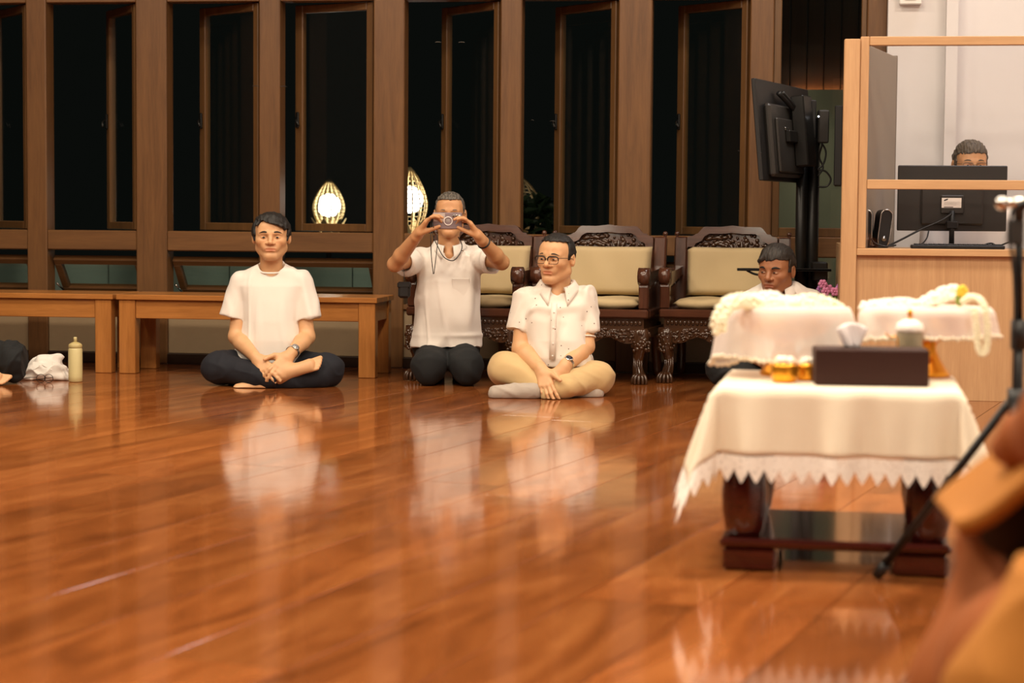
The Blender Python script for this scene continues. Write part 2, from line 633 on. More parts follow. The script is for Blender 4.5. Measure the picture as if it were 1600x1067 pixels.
# ---- windows: casements hung on the right, pushed open; awning sashes below
OPEN = {0: 30, 1: 36, 2: 48, 3: 53, 4: 35, 5: 20.5, 6: 43.5, 7: 43.5, 8: 40.5}
OPEN = {0: 30, 1: 36, 2: 50, 3: 53, 4: 35, 5: 20.5, 6: 43.5, 7: 43.5, 8: 40.5}
bays_main = BAYS[:-1]
first = len(bays_main) - 6
angs = [30, 40, 48][:first] + [53, 35, 20.5, 43.5, 43.5, 40.5]
angs = angs[-len(bays_main):]
Z_C0 = Z_RAIL1 + .004
Z_C1 = wall_pt(640, 1).z
for i, (a, b) in enumerate(bays_main):
    win = empty('window_%d' % (i + 1), kind='structure')
    win.matrix_world = W_M
    w = b - a - .012
    MB().box((a, .01, Z_C1 + .004), (b, PD - .01, Z_TOP), .004).build('head_rail', M['post_x'], win)
    # casement
    st = .042
    m = MB()
    m.box((-w, -.02, 0), (-w + .052, .022, Z_C1 - Z_C0), .004)
    m.box((-st, -.02, 0), (0, .022, Z_C1 - Z_C0), .004)
    m.box((-w + .052, -.02, 0), (-st, .022, .045), .004)
    m.box((-w + .052, -.02, Z_C1 - Z_C0 - .045), (-st, .022, Z_C1 - Z_C0), .004)
    s = m.build('casement_sash', M['sash'], win, (b - .006, .055, Z_C0), (0, 0, -R(angs[i])))
    MB().box((-w + .05, -.003, .043), (-st + .002, .003, Z_C1 - Z_C0 - .043)).build('pane', M['pane'], s)
    zh = wall_pt(690, 185).z - Z_C0
    h = MB().box((-w + .012, -.034, zh - .045), (-w + .032, -.02, zh + .045), .004)
    h.tube([(-w + .02, -.034, zh + .01), (-w + .03, -.055, zh - .005), (-w + .055, -.06, zh - .035)], .007, 8)
    h.build('handle', M['black_metal'], s)
    # awning sash below, hinged at its top
    hh = Z_RAIL0 - Z_SILL - .02
    m = MB()
    m.box((.006, -.02, -.04), (b - a - .006, .02, 0), .003)
    m.box((.006, -.02, -hh), (b - a - .006, .02, -hh + .04), .003)
    m.box((.006, -.02, -hh + .04), (.046, .02, -.04), .003)
    m.box((b - a - .046, -.02, -hh + .04), (b - a - .006, .02, -.04), .003)
    s = m.build('awning_sash', M['post_x'], win, (a, .09, Z_RAIL0 - .045), (R(42), 0, 0))
    MB().box((.044, -.003, -hh + .038), (b - a - .044, .003, -.038)).build('pane', M['pane'], s)
    MB().tube([(a + .02, .10, Z_SILL + .09), (a + .035, .17, Z_SILL + .05)], .006, 6).build('stay', M['steel'], win)
# fixed window by the white wall
a, b = BAYS[-1]
win = empty('window_%d' % (len(bays_main) + 1), kind='structure')
win.matrix_world = W_M
m = MB()
m.box((a, .02, Z_RAIL1), (a + .042, .09, Z_TOP), .004)
m.box((b - .03, .02, Z_RAIL1), (b, .09, Z_TOP), .004)
m.box((a + .042, .02, Z_RAIL1), (b - .03, .09, Z_RAIL1 + .05), .004)
m.build('window_frame', M['sash'], win)
MB().box((a + .04, .05, Z_RAIL1 + .045), (b - .028, .056, Z_TOP)).build('pane', M['pane'], win)
MB().box((a, .05, Z_SILL), (b, .056, Z_RAIL0)).build('lower_pane', M['pane'], win)

# ---- white wall behind the booth, other walls, ceiling
u0 = END_POST[1]
o = wobj(MB().box((u0, -.10, 0), (ROOM_U1, .12, CEIL)), 'wall_white', M['white_wall'], label='white plastered wall behind the booth')
o2 = wobj(MB().box((u0 + .30, -.19, 0), (u0 + .36 + .0, -.10, CEIL)), 'trim_1', M['white_wall'], label='white plastered pier edge behind the booth')
wobj(MB().box((ROOM_U0 - .15, -ROOM_N, 0), (ROOM_U0, .12, CEIL)), 'wall_left', M['rear_wall'], label='dark brown side wall')
wobj(MB().box((ROOM_U1, -ROOM_N, 0), (ROOM_U1 + .15, .12, CEIL)), 'wall_right', M['white_wall'], label='pale side wall')
wobj(MB().box((ROOM_U0 - .15, -ROOM_N - .15, 0), (ROOM_U1 + .15, -ROOM_N, CEIL)), 'wall_front', M['rear_wall'], label='dark brown wall behind the viewer')
wobj(MB().box((ROOM_U0 - .15, -ROOM_N - .15, CEIL), (ROOM_U1 + .15, .13, CEIL + .1)), 'ceiling', M['ceiling'], label='brown ceiling with round lamps')
for u, n, r, w_, c in LAMPS:
    e = empty('ceiling_lamp', W_M @ Vector((u, -n, CEIL)), WALL_A, label='round ceiling lamp with white rim above the hall', cat='ceiling lamp', group='round ceiling lamps')
    MB().lathe([(r + .03, 0), (r + .035, -.03), (r + .03, -.07), (r + .005, -.07), (r + .005, -.02)], 32).build('rim', M['white_metal'], e)
    MB().lathe([(0.0001, -.055), (r + .004, -.055), (r + .004, -.05), (0.0001, -.05)], 32).build('diffuser', M['lamp_diffuser'], e)

# ================================================================== outside in the dark
wobj(MB().box((-9, .14, -.12), (9, 14, -.04)), 'ground', plain('night_ground', srgb(52, 50, 44), .8, noise=.2), label='dark ground outside the windows')
lw = empty('terrace_wall', kind='structure')
lw.matrix_world = W_M @ Matrix.Translation((0, 1.3, 0))
tag(lw, 'low grey green terrace wall outside the lower windows')
M['terrace'] = plain('grey_green_render', srgb(104, 118, 108), .8, noise=.06)
for k in range(8):
    MB().box((-5.2 + k * .8, 0, 0), (-5.2 + k * .8 + .795, .12, .56), .004).build('wall_block', M['terrace'], lw)
for uu in (-3.4, -1.6, .2):  # added fill lights, no fixtures, giving the low wall its dim teal
    ld = bpy.data.lights.new('terrace_wall_fill', 'POINT'); ld.energy = .7; ld.color = (.8, 1.0, .85); ld.shadow_soft_size = .06
    lo = bpy.data.objects.new('terrace_wall_fill', ld); COL.objects.link(lo)
    lo.matrix_world = W_M @ Matrix.Translation((uu, .5, .12))
# screen wall outside the last window: grey board below, dark slats above, warm strip light between
uu0 = wall_pt(1180, 200, -1.0).x
scr = empty('screen_wall', kind='structure')
scr.matrix_world = W_M @ Matrix.Translation((0, 1.0, 0))
tag(scr, 'grey green outdoor screen with dark timber above')
zs = wall_pt(1290, 140, -1.0).z
MB().box((uu0, 0, 0), (uu0 + 1.6, .03, zs)).build('board', plain('grey_green_board', srgb(128, 128, 108), .8, noise=.04), scr)
for k in range(16):
    MB().box((uu0 + k * .1, .075, zs - .1), (uu0 + k * .1 + .096, .11, 3.2), .004).build('slat', M['dark_wall'], scr)
strip = MB().box((uu0 + .22, .034, zs - .016), (uu0 + 1.6, .05, zs - .004)).build('strip_light', plain('amber_strip', srgb(255, 150, 70), .5, emit=(1, .32, .08, 1), estr=22.0), scr)
# added fill light without a fixture, brightening the screen board and the low wall
ld = bpy.data.lights.new('screen_board_fill', 'POINT'); ld.energy = 5; ld.color = (.85, .95, .75); ld.shadow_soft_size = .1
lo = bpy.data.objects.new('screen_board_fill', ld); COL.objects.link(lo)
lo.matrix_world = W_M @ Matrix.Translation((uu0 + 1.0, .45, 2.9))

M['wicker'] = plain('wicker', srgb(214, 190, 140), .6, noise=.15, nscale=60)
M['globe'] = plain('lit_globe', srgb(255, 250, 240), .4, emit=(1, .95, .85, 1), estr=11.0)


def lantern(px, py, D, hpx, wpx, gpx, label, gy=0.0):
    """bud-shaped woven lantern on a stem, with a lit globe inside"""
    s = FPX / D
    c = at(px, py, D)
    h = hpx / s; w = wpx / s
    e = empty('garden_lantern', (c.x, c.y, -.04), label=label, cat='lantern', group='woven bud lanterns outside')
    zc = c.z + .04
    prof = lambda t: (max(.02, math.sin(math.pi * min(1, t ** 1.0)) ** .75 * (1.0 - .35 * max(0, t - .45)))) if t < .97 else .02
    cage = MB()
    for k in range(14):
        a = 2 * math.pi * k / 14
        pts = []
        for j in range(17):
            t = j / 16
            r = prof(t) * w / 2 if t < 1 else .004
            pts.append((r * math.cos(a), r * math.sin(a), zc - h * .55 + h * t))
        cage.tube(pts, .0055, 6)
    for j in range(2, 15):
        t = j / 16
        r = prof(t) * w / 2
        cage.tube([(r * math.cos(2 * math.pi * q / 24), r * math.sin(2 * math.pi * q / 24), zc - h * .55 + h * t) for q in range(24)], .0032, 5, closed=True)
    cage.build('woven_cage', M['wicker'], e)
    pet = MB()
    for k in range(6):
        a = 2 * math.pi * k / 6 + .3
        P = []
        for i in range(7):
            t = i / 6
            row = []
            for j in range(5):
                q = (j / 4 - .5) * 2 * math.sin(math.pi * min(1, t * .8 + .2)) * .42
                rr = w * (.22 + .33 * t)
                row.append((rr * math.cos(a + q), rr * math.sin(a + q), zc - h * .62 + h * .36 * t - abs(q) * h * .06 * t))
            P.append(row)
        pet.grid(P, 7, 5)
    po = pet.build('petals', M['wicker'], e)
    solidify(po, .004)
    g = MB().ball((0, 0, zc + gy / s), gpx / s, 20, 14).build('globe', M['globe'], e)
    MB().tube([(0, 0, 0), (0, 0, zc - h * .58)], .02, 10).lathe([(.12, 0), (.12, .02), (.03, .05)], 20).build('stem', M['black_metal'], e)
    return e


lantern(514, 318, 15.5, 84, 50, 18.0, 'smaller woven bud lantern glowing outside the third window from the left', gy=-3)
lantern(640, 312, 13.6, 112, 56, 21.0, 'larger woven bud lantern glowing outside beside the camera holder', gy=0)
lantern(815, 318, 14.5, 90, 62, 5.0, 'woven lantern outside half hidden behind dark leaves')
# dark shrub in front of the last lantern
rng = random.Random(3)
e = empty('garden_shrub', (at(828, 330, 13.4).x, 13.4, -.04), label='dark leafy shrub outside hiding part of a lantern', cat='shrub')
mb = MB()
for k in range(420):
    a = rng.uniform(0, 6.28); z = rng.uniform(.15, 1.02); r = .28 * math.sqrt(rng.random()) * (1.0 if z < .8 else .6)
    c = Vector((r * math.cos(a), r * math.sin(a), z))
    q = Matrix.Rotation(rng.uniform(0, 6.28), 4, 'Z') @ Matrix.Rotation(rng.uniform(-1, 1), 4, 'X') @ Matrix.Rotation(rng.uniform(-1, 1), 4, 'Y')
    l = rng.uniform(.05, .1)
    mb.add([(0, -l, 0), (l * .35, 0, .012), (0, l, 0), (-l * .35, 0, .012)], [(0, 1, 2), (0, 2, 3)], False, Matrix.Translation(c) @ q)
fo = mb.build('foliage', plain('dark_leaves', srgb(40, 58, 34), .5), e, fix=False)
tag(fo, kind='stuff')
MB().tube([(0, 0, 0), (.02, 0, .3), (0, .02, .7)], .02, 8).build('stem', M['dark_wall'], e)
# ================================================================== benches
M['bench'] = wood('bench_teak', srgb(148, 92, 42), srgb(184, 122, 62), 'x', rough=.3, rand=.04, coat=.2)
M['bench_leg'] = wood('bench_teak_leg', srgb(148, 92, 42), srgb(184, 122, 62), 'z', rough=.3, rand=.04, coat=.2)
BN = .72   # front of the benches, metres in front of the window wall


def bench(pxl, pxr, label, n, depth=.45):
    pl = wall_pt(pxl, 470, n); pr = wall_pt(pxr, 470, n)
    ul, ur = pl.x, pr.x
    zt = .425
    e = empty('bench', W_M @ Vector(((ul + ur) / 2, -n + depth / 2, 0)), WALL_A, label=label, cat='bench', group='low wooden benches along the window wall')
    L = (ur - ul) / 2; d = depth / 2
    # top of three boards
    for k in range(3):
        y0 = -d + k * depth / 3; y1 = y0 + depth / 3 - .002
        MB().box((-L, y0, zt - .028), (L, y1, zt), .003).build('top_board', M['bench'], e)
    for sx in (-1, 1):
        for sy in (-1, 1):
            x0 = sx * (L - .012); x1 = sx * (L - .102)
            y0 = sy * (d - .012); y1 = sy * (d - .085)
            MB().box((min(x0, x1), min(y0, y1), 0), (max(x0, x1), max(y0, y1), zt - .028), .003).build('leg', M['bench_leg'], e)
    for sy in (-1, 1):
        y0 = sy * (d - .02); y1 = sy * (d - .045)
        MB().box((-L + .103, min(y0, y1), zt - .128), (L - .103, max(y0, y1), zt - .0285), .003).build('apron', M['bench'], e)
    for sx in (-1, 1):
        x0 = sx * (L - .02); x1 = sx * (L - .045)
        MB().box((min(x0, x1), -d + .086, zt - .128), (max(x0, x1), d - .086, zt - .0285), .003).build('end_apron', M['bench'], e)
    return e


bench(181, 589, 'wooden bench behind the man in plain white crew neck shirt', BN)
bench(-230, 175.5, 'wooden bench running out of the picture behind the green bottle', BN)

# ================================================================== carved armchairs
M['rose'] = wood('rosewood', srgb(52, 29, 20), srgb(88, 52, 36), 'x', rough=.22, coat=.4, rand=.02)
M['rose_z'] = wood('rosewood_upright', srgb(52, 29, 20), srgb(88, 52, 36), 'z', rough=.22, coat=.4, rand=.02)
M['carve'] = plain('carved_rosewood', srgb(64, 40, 24), .25, noise=.35, nscale=40, coat=.5)
M['cush'] = plain('beige_cushion', srgb(190, 168, 128), .85, noise=.04, nscale=8, bump=.15, bscale=400)


def make_chair():
    """local: x right, y to the back, z up; front of the seat at y = 0"""
    rng = random.Random(11)
    e = empty('carved_armchair')
    HW = .31; DP = .53
    zf1, zf0 = .384, .338
    # seat frame: front rail, side rails, back rail, seat board
    MB().box((-HW, 0, zf0), (HW, .06, zf1), .008).build('seat_rail', M['rose'], e)
    MB().box((-HW, DP - .06, zf0), (HW, DP, zf1), .008).build('seat_rail', M['rose'], e)
    for s in (-1, 1):
        x0, x1 = sorted((s * HW, s * (HW - .06)))
        MB().box((x0, .061, zf0), (x1, DP - .061, zf1), .008).build('seat_rail', M['rose'], e)
    MB().box((-HW + .05, .05, zf0 + .005), (HW - .05, DP - .05, zf1 - .012)).build('seat_board', M['rose'], e)
    # waist with small beads
    w = MB().box((-HW + .025, .025, .288), (HW - .025, .05, zf0))
    w.box((-HW + .025, .05, .288), (-HW + .05, DP - .04, zf0)).box((HW - .05, .05, .288), (HW - .025, DP - .04, zf0))
    for k in range(25):
        w.ball((-HW + .045 + k * (2 * HW - .09) / 24, .024, .313), (.010, .008, .014), 8, 5)
    w.build('waist', M['carve'], e)
    # apron with scrolls: a scalloped board carrying rows of knobs
    ap = MB()
    N_ = 28
    top = [(-HW, .288)]; low = []
    poly = []
    for k in range(N_ + 1):
        x = -HW + .02 + (2 * HW - .04) * k / N_
        t = abs(x) / HW
        low.append((x, .222 - .020 * math.cos(t * math.pi * 3) * (1 - .4 * t) - (.03 if t > .86 else 0)))
    poly = [(-HW, .288), (-HW, .2)] + low + [(HW, .2), (HW, .288)]
    ap.prism(poly, -.004, .03, 'y')
    for k in range(150):
        x = rng.uniform(-HW + .012, HW - .012)
        t = abs(x) / HW
        zlow = .222 - .020 * math.cos(t * math.pi * 3) * (1 - .4 * t)
        z = rng.uniform(zlow + .008, .282)
        ap.ball((x, -.004, z), (rng.uniform(.007, .014), .008, rng.uniform(.005, .011)), 7, 5, rot=Matrix.Rotation(rng.uniform(-1, 1), 3, 'Y'))
    for k in range(14):
        x = -HW + .04 + k * (2 * HW - .08) / 13
        pts = [(x + (.016 - .0016 * j) * math.cos(j * .75), -.008, .25 + (.016 - .0016 * j) * math.sin(j * .75)) for j in range(9)]
        ap.tube(pts, .0042, 6)
    for s in (-1, 1):
        ap.box((min(s * HW, s * (HW - .03)), .03, .235), (max(s * HW, s * (HW - .03)), DP - .03, .288), .004)
    ap.build('apron', M['carve'], e)
    # front cabriole legs with mask and claw
    for s in (-1, 1):
        lg = MB()
        cx = s * (HW - .038)
        pts = [(cx, .03, .27), (cx, .018, .235), (cx - s * .004, .016, .19), (cx - s * .014, .03, .13), (cx - s * .016, .034, .085), (cx - s * .006, .02, .045), (cx, .012, .02)]
        lg.tube(bez(pts, 5), [.045, .046, .047, .047, .046, .044, .043, .042, .041, .040, .038, .035, .032, .030, .028, .027, .026, .0255, .025, .025, .025, .026, .027, .028, .029, .031, .033, .034, .034, .033, .032][:len(bez(pts, 5))], 12)
        for k in range(34):
            z = rng.uniform(.165, .265)
            a = rng.uniform(-1.5, 1.5)
            lg.ball((cx + .042 * math.sin(a), .02 - .042 * math.cos(a), z), (rng.uniform(.007, .013), .007, rng.uniform(.006, .012)), 7, 5)
        for k in range(5):
            a = (k - 2) * .5
            lg.tube([(cx - s * .015 + .024 * math.sin(a), .032 - .024 * math.cos(a), .15), (cx - s * .016 + .024 * math.sin(a), .034 - .024 * math.cos(a), .09), (cx - s * .008 + .03 * math.sin(a), .02 - .03 * math.cos(a), .05)], .005, 6)
            lg.tube(bez([(cx + .022 * math.sin(a), .012 - .022 * math.cos(a), .05), (cx + .036 * math.sin(a), .006 - .036 * math.cos(a), .04), (cx + .044 * math.sin(a), .004 - .042 * math.cos(a), .016), (cx + .04 * math.sin(a), .004 - .04 * math.cos(a), .003)], 3), .0095, 6)
        lg.ball((cx, .01, .024), (.034, .034, .022), 12, 8)
        lg.build('leg', M['carve'], e)
        MB().tube(bez([(s * (HW - .04), DP - .04, .3), (s * (HW - .042), DP - .03, .15), (s * (HW - .035), DP - .005, .012)], 4), .026, 10).build('leg', M['rose_z'], e)
    # back: posts, crest, carved panel
    th = R(-8)   # lean
    B = Matrix.Translation((0, DP - .05, zf1)) @ Matrix.Rotation(th, 4, 'X')
    for s in (-1, 1):
        p = MB()
        x0, x1 = sorted((s * .315, s * .245))
        p.box((x0, -.02, -.02), (x1, .025, .375), .008, B)
        p.ball((s * .305, .0, .392), (.014, .014, .014), 10, 7, M=B)
        p.tube([B @ Vector((s * .305, 0, .37)), B @ Vector((s * .305, 0, .39))], .008, 8)
        p.build('back_post', M['rose_z'], e)
    outer = [(-.245, .31), (-.245, .372), (-.215, .378), (-.185, .392), (-.165, .42), (-.15, .428), (-.06, .428), (0, .436), (.06, .428), (.15, .428), (.165, .42), (.185, .392), (.215, .378), (.245, .372), (.245, .31)]
    inner = [(.205, .31), (.2, .335), (.165, .35), (.15, .375), (.125, .39), (.05, .39), (0, .396), (-.05, .39), (-.125, .39), (-.15, .375), (-.165, .35), (-.2, .335), (-.205, .31)]
    # crest as a ring strip: quads between outer and inner outlines
    no = len(outer)
    cr = MB()
    inn = inner[::-1]
    def samp(poly, t):
        L = [0]
        for i in range(1, len(poly)): L.append(L[-1] + (Vector(poly[i]) - Vector(poly[i - 1])).length)
        d = t * L[-1]
        for i in range(1, len(poly)):
            if d <= L[i] + 1e-9:
                k = (d - L[i - 1]) / max(1e-9, L[i] - L[i - 1])
                return Vector(poly[i - 1]).lerp(Vector(poly[i]), k)
        return Vector(poly[-1])
    K = 48
    ring = []
    for y0 in (-.03, .02):
        ring.append([(samp(outer, k / K), samp(inn, k / K), y0) for k in range(K + 1)])
    P = []
    for k in range(K + 1):
        o_, i_ = samp(outer, k / K), samp(inn, k / K)
        P.append([(o_.x, -.03, o_.y), (i_.x, -.03, i_.y), (i_.x, .02, i_.y), (o_.x, .02, o_.y), (o_.x, -.03, o_.y)])
    cr.grid(P, K + 1, 5, sm=False, M=B)
    cr.build('crest_rail', M['rose'], e)
    # side stiles inside, lower rail
    for s in (-1, 1):
        x0, x1 = sorted((s * .244, s * .205))
        MB().box((x0, -.02, .0), (x1, .02, .31), .004, B).build('stile', M['rose_z'], e)
    pn = MB().box((-.205, .0, .0), (.205, .012, .392), 0, B)
    pn.build('back_panel', M['rose'], e)
    cv = MB()
    for k in range(150):
        x = rng.uniform(-.195, .195); z = rng.uniform(.22, .385)
        if abs(x) > .14 and z > .345: continue
        r = rng.uniform(.008, .016)
        if x < -.02 and z > .33:
            cv.ball((x, -.004, z), (r * 1.7, .012, r * .8), 8, 5, M=B, rot=Matrix.Rotation(rng.uniform(-.5, .5), 3, 'Y'))
        else:
            cv.ball((x, -.004, z), (r, .012, r), 8, 5, M=B)
    for k in range(7):     # branches
        a = .5 + k * .35
        cv.tube(bez([B @ Vector((.05, -.008, .26)), B @ Vector((.05 + .05 * math.cos(a), -.016, .26 + .05 * math.sin(a))), B @ Vector((.05 + .11 * math.cos(a), -.01, .26 + .10 * math.sin(a)))], 4), .0045, 6)
    for s in (-1, 1):
        for k in range(9):
            cv.ball((s * .19, -.006, .03 + k * .035), (.012, .012, .016), 8, 5, M=B)
    tag(cv.build('carving', M['carve'], e), kind='stuff')
    # arms: post, sloping arm, rolled end
    for s in (-1, 1):
        a = MB()
        cx = s * .283
        a.box((cx - .026, .012, zf1), (cx + .026, .06, .52), .008)
        pr = [(.01, .50), (.08, .50), (.30, .53), (.50, .56), (.50, .60), (.30, .585), (.10, .578), (.03, .572)]
        a.prism(pr, cx - .022, cx + .022, 'x')
        a.tube([(cx - .028, .03, .555), (cx + .028, .03, .555)], .046, 18)
        a.tube([(cx - .031, .03, .555), (cx + .031, .03, .555)], .02, 12)
        # openwork panel below the arm
        a.prism([(.06, zf1), (.50, zf1), (.50, .53), (.30, .50), (.06, .48)], cx - .008, cx + .008, 'x')
        a.build('arm', M['rose_z'], e)
    return e


def cushion_mesh(w, h, d, puff=1.0, name='cushion', seams=True):
    """pillow box, centred, w along x, h along z, d along y"""
    mb = MB()
    n = 16
    for sgn in (-1, 1):
        P = []
        for i in range(n + 1):
            row = []
            for j in range(n + 1):
                a = i / n * 2 - 1; b = j / n * 2 - 1
                f = ((1 - a ** 14) * (1 - b ** 14)) ** .4 * (.88 + .12 * (1 - a * a) * (1 - b * b))
                x = a * w / 2 * (1 - .02 * (1 - b * b)); z = b * h / 2 * (1 - .02 * (1 - a * a))
                bump = .004 * math.sin(7 * a + 2 * b) * (1 - a * a) * puff
                row.append((x, sgn * (d / 2 * f + bump * sgn), z))
            P.append(row)
        mb.grid(P, n + 1, n + 1)
    me = mb.mesh(name, M['cush'])
    bm = bmesh.new(); bm.from_mesh(me)
    bmesh.ops.remove_doubles(bm, verts=bm.verts, dist=.0008)
    bmesh.ops.recalc_face_normals(bm, faces=bm.faces)
    bm.to_mesh(me); bm.free()
    return me


CH_ROT = R(-14)
chair_lab = ['carved rosewood armchair directly behind the kneeling man holding a phone', 'carved rosewood armchair behind the man in spectacles and beige trousers', 'carved rosewood armchair beside the black screen stand']
proto = make_chair()
me_back = cushion_mesh(.485, .265, .075)
me_seat = cushion_mesh(.50, .44, .055)
# seat-front centres: pixel x of the chair's front centre, on the floor line of the front feet
chair_px = [(723, 596), (919, 598), (1120, 600)]
cl = ['behind the kneeling man', 'behind the man in spectacles', 'nearest the black screen stand']
for i, (cx, cy) in enumerate(chair_px):
    p = floor_pt(cx, cy)
    c = proto if i == 0 else copy_tree(proto)
    c.location = p; c.rotation_euler = (0, 0, CH_ROT)
    tag(c, chair_lab[i], 'armchair', 'carved rosewood armchairs in a row')
    T = Matrix.Translation(p) @ Matrix.Rotation(CH_ROT, 4, 'Z')
    s = link_mesh('seat_cushion', me_seat)
    s.matrix_world = T @ Matrix.Translation((0, .275, .384 + .0265)) @ Matrix.Rotation(R(90), 4, 'X')
    tag(s, 'flat beige seat pad on the carved armchair ' + cl[i], 'cushion', 'beige seat pads')
    b = link_mesh('back_cushion', me_back)
    b.matrix_world = T @ Matrix.Translation((0.01, .420, .573)) @ Matrix.Rotation(R(-10), 4, 'X')
    tag(b, 'square beige back cushion on the carved armchair ' + cl[i], 'cushion', 'beige back cushions')

# ================================================================== the booth
M['booth'] = wood('booth_oak', srgb(180, 138, 98), srgb(200, 160, 118), 'z', rough=.45, rand=.02, stretch=18, bump=.01)
M['booth_x'] = wood('booth_oak_cross', srgb(182, 140, 98), srgb(202, 161, 118), 'x', rough=.45, rand=.02, stretch=18, bump=.01)
M['booth_glass'] = glass('booth_glass', (.97, .97, .98, 1))
NB = 1.32
B_M = W_M @ Matrix.Translation((0, -NB, 0))


def bp(px, py, n=NB):
    p = wall_pt(px, py, n)
    return p.x, p.z


booth = empty('booth', label='light oak booth with glass screens around a desk', cat='booth')
booth.matrix_world = B_M
xl = bp(1315, 300)[0]; xm = bp(1340, 300)[0]; xg = bp(1354, 300)[0]
z_top = bp(1450, 57)[1]; z_gl1 = bp(1450, 71)[1]
z_m1 = bp(1450, 281)[1]; z_m0 = bp(1450, 296)[1]
z_c1 = bp(1450, 389)[1]; z_c0 = bp(1450, 400)[1]
xr = xl + 2.35
MB().box((xl, -.03, 0), (xm, .05, z_top - .012), .004).build('corner_post', M['booth'], booth)
MB().box((xm + .001, -.015, z_c1), (xg, .04, z_top), .003).build('stile', M['booth'], booth)
MB().box((xg + .001, -.015, z_gl1), (xr, .04, z_top), .003).build('top_rail', M['booth_x'], booth)
MB().box((xg + .001, -.015, z_m0), (xr, .04, z_m1), .003).build('middle_rail', M['booth_x'], booth)
MB().box((xm + .001, -.03, z_c0), (xr, .55, z_c1), .003).build('counter', M['booth_x'], booth)
# front panels below the counter: boards with fine joints
xs = [xm + .001]
for px in (1585,):
    xs.append(bp(px, 480)[0])
xs += [xs[-1] + .8, xs[-1] + 1.53]
for a, b in zip(xs[:-1], xs[1:]):
    MB().box((a, .0, .0), (b - .0015, .03, z_c0 - .001), .001).build('front_panel', M['booth'], booth)
MB().box((xl + .004, .05, 0), (xl + .03, 1.16, z_c1), .002).build('side_panel', M['booth'], booth)
MB().box((xl + .004, .06, z_c1), (xl + .03, 1.16, z_c1 + .012)).build('side_sill', M['booth_x'], booth)
for nm, z0, z1 in (('upper_pane', z_m1, z_gl1), ('lower_pane', z_c1 + .115, z_m0)):
    MB().box((xg, .008, z0 - (.0 if nm == 'upper_pane' else .115)), (xr, .014, z1)).build(nm, M['booth_glass'], booth)
# grey screen panel inside the booth on its left
g0 = wall_pt(1351, 200, 1.20); g1 = wall_pt(1396, 200, .45)
gl_ = math.hypot(g1.x - g0.x, g1.y - g0.y)
gp = empty('grey_partition', label='tall grey fabric partition inside the booth on its left', cat='partition')
gp.matrix_world = W_M @ Matrix.Translation((g0.x, g0.y, 0)) @ Matrix.Rotation(math.atan2(g1.y - g0.y, g1.x - g0.x), 4, 'Z')
zt = wall_pt(1393, 88, .5).z
M['grey_fabric'] = plain('grey_fabric_panel', srgb(150, 136, 120), .8, noise=.04, nscale=60)
MB().box((0, -.012, .02), (gl_, .012, zt), .004).build('panel', M['grey_fabric'], gp)
MB().box((-.01, -.014, 0), (0, .014, zt + .008), .003).box((gl_, -.014, 0), (gl_ + .01, .014, zt + .008), .003).build('panel_frame', plain('grey_frame', srgb(128, 116, 104), .5), gp)

# monitor seen from the back
MN = 1.02
mc = wall_pt(1487.5, 310, MN)
zc = z_c1
mon = empty('monitor', W_M @ Vector((mc.x, -MN, zc)), WALL_A, label='black computer monitor seen from behind on the booth counter', cat='monitor')
mw = (wall_pt(1573, 310, MN).x - wall_pt(1402, 310, MN).x) / 2
mz1 = wall_pt(1487, 258.5, MN).z - zc; mz0 = wall_pt(1487, 361, MN).z - zc
m = MB().box((-mw, 0, mz0), (mw, .022, mz1), .004)
m.build('screen_case', M['dark_grey_plastic'], mon)
MB().box((-mw + .008, .0225, mz0 + .012), (mw - .008, .024, mz1 - .008)).build('screen', plain('screen_glow', srgb(60, 66, 78), .3, emit=(.6, .75, 1, 1), estr=.6), mon)
zmid = (mz0 + mz1) / 2
bk = MB().box((-.15, -.018, zmid - .13), (.15, 0, zmid + .05), .008).box((-.055, -.03, zmid - .075), (.055, -.018, zmid + .015), .004)
bk.build('back_bulge', M['dark_grey_plastic'], mon)
st = MB().tube([(0, -.03, .01), (0, -.03, zmid - .06)], .013, 14)
st.box((-.03, -.045, mz0 + .01), (.03, -.015, mz0 + .05), .006).tube([(-.05, -.03, .008), (.05, -.03, .008)], .006, 6)
st.lathe([(.11, 0), (.11, .008), (.02, .016)], 28, M=Matrix.Translation((0, .02, 0)))
st.build('stand', M['black_plastic'], mon)
sx = wall_pt(1486, 317, MN).x - mc.x; sz = wall_pt(1486, 317, MN).z - zc
sk = MB().box((sx - .047, -.0325, sz - .024), (sx + .047, -.0302, sz + .024))
sticker = sk.build('sticker', plain('white_sticker', srgb(238, 232, 226), .6), mon)
mk = MB().add([(sx - .038, -.0328, sz + .010), (sx - .034, -.0328, sz + .0155), (sx - .020, -.0328, sz + .0205), (sx - .016, -.0328, sz + .0185), (sx - .020, -.0328, sz + .0135), (sx - .032, -.0328, sz + .009)], [(0, 1, 2, 3, 4, 5)])
mk.box((sx - .036, -.0328, sz - .022), (sx + .008, -.0326, sz - .0185))
for k in range(4):
    mk.box((sx - .036, -.0328, sz + .003 - k * .0045), (sx + .036 - .012 * (k % 2), -.0326, sz + .0037 - k * .0045))
mk.build('printing', plain('black_print', srgb(30, 28, 28), .6), sticker)

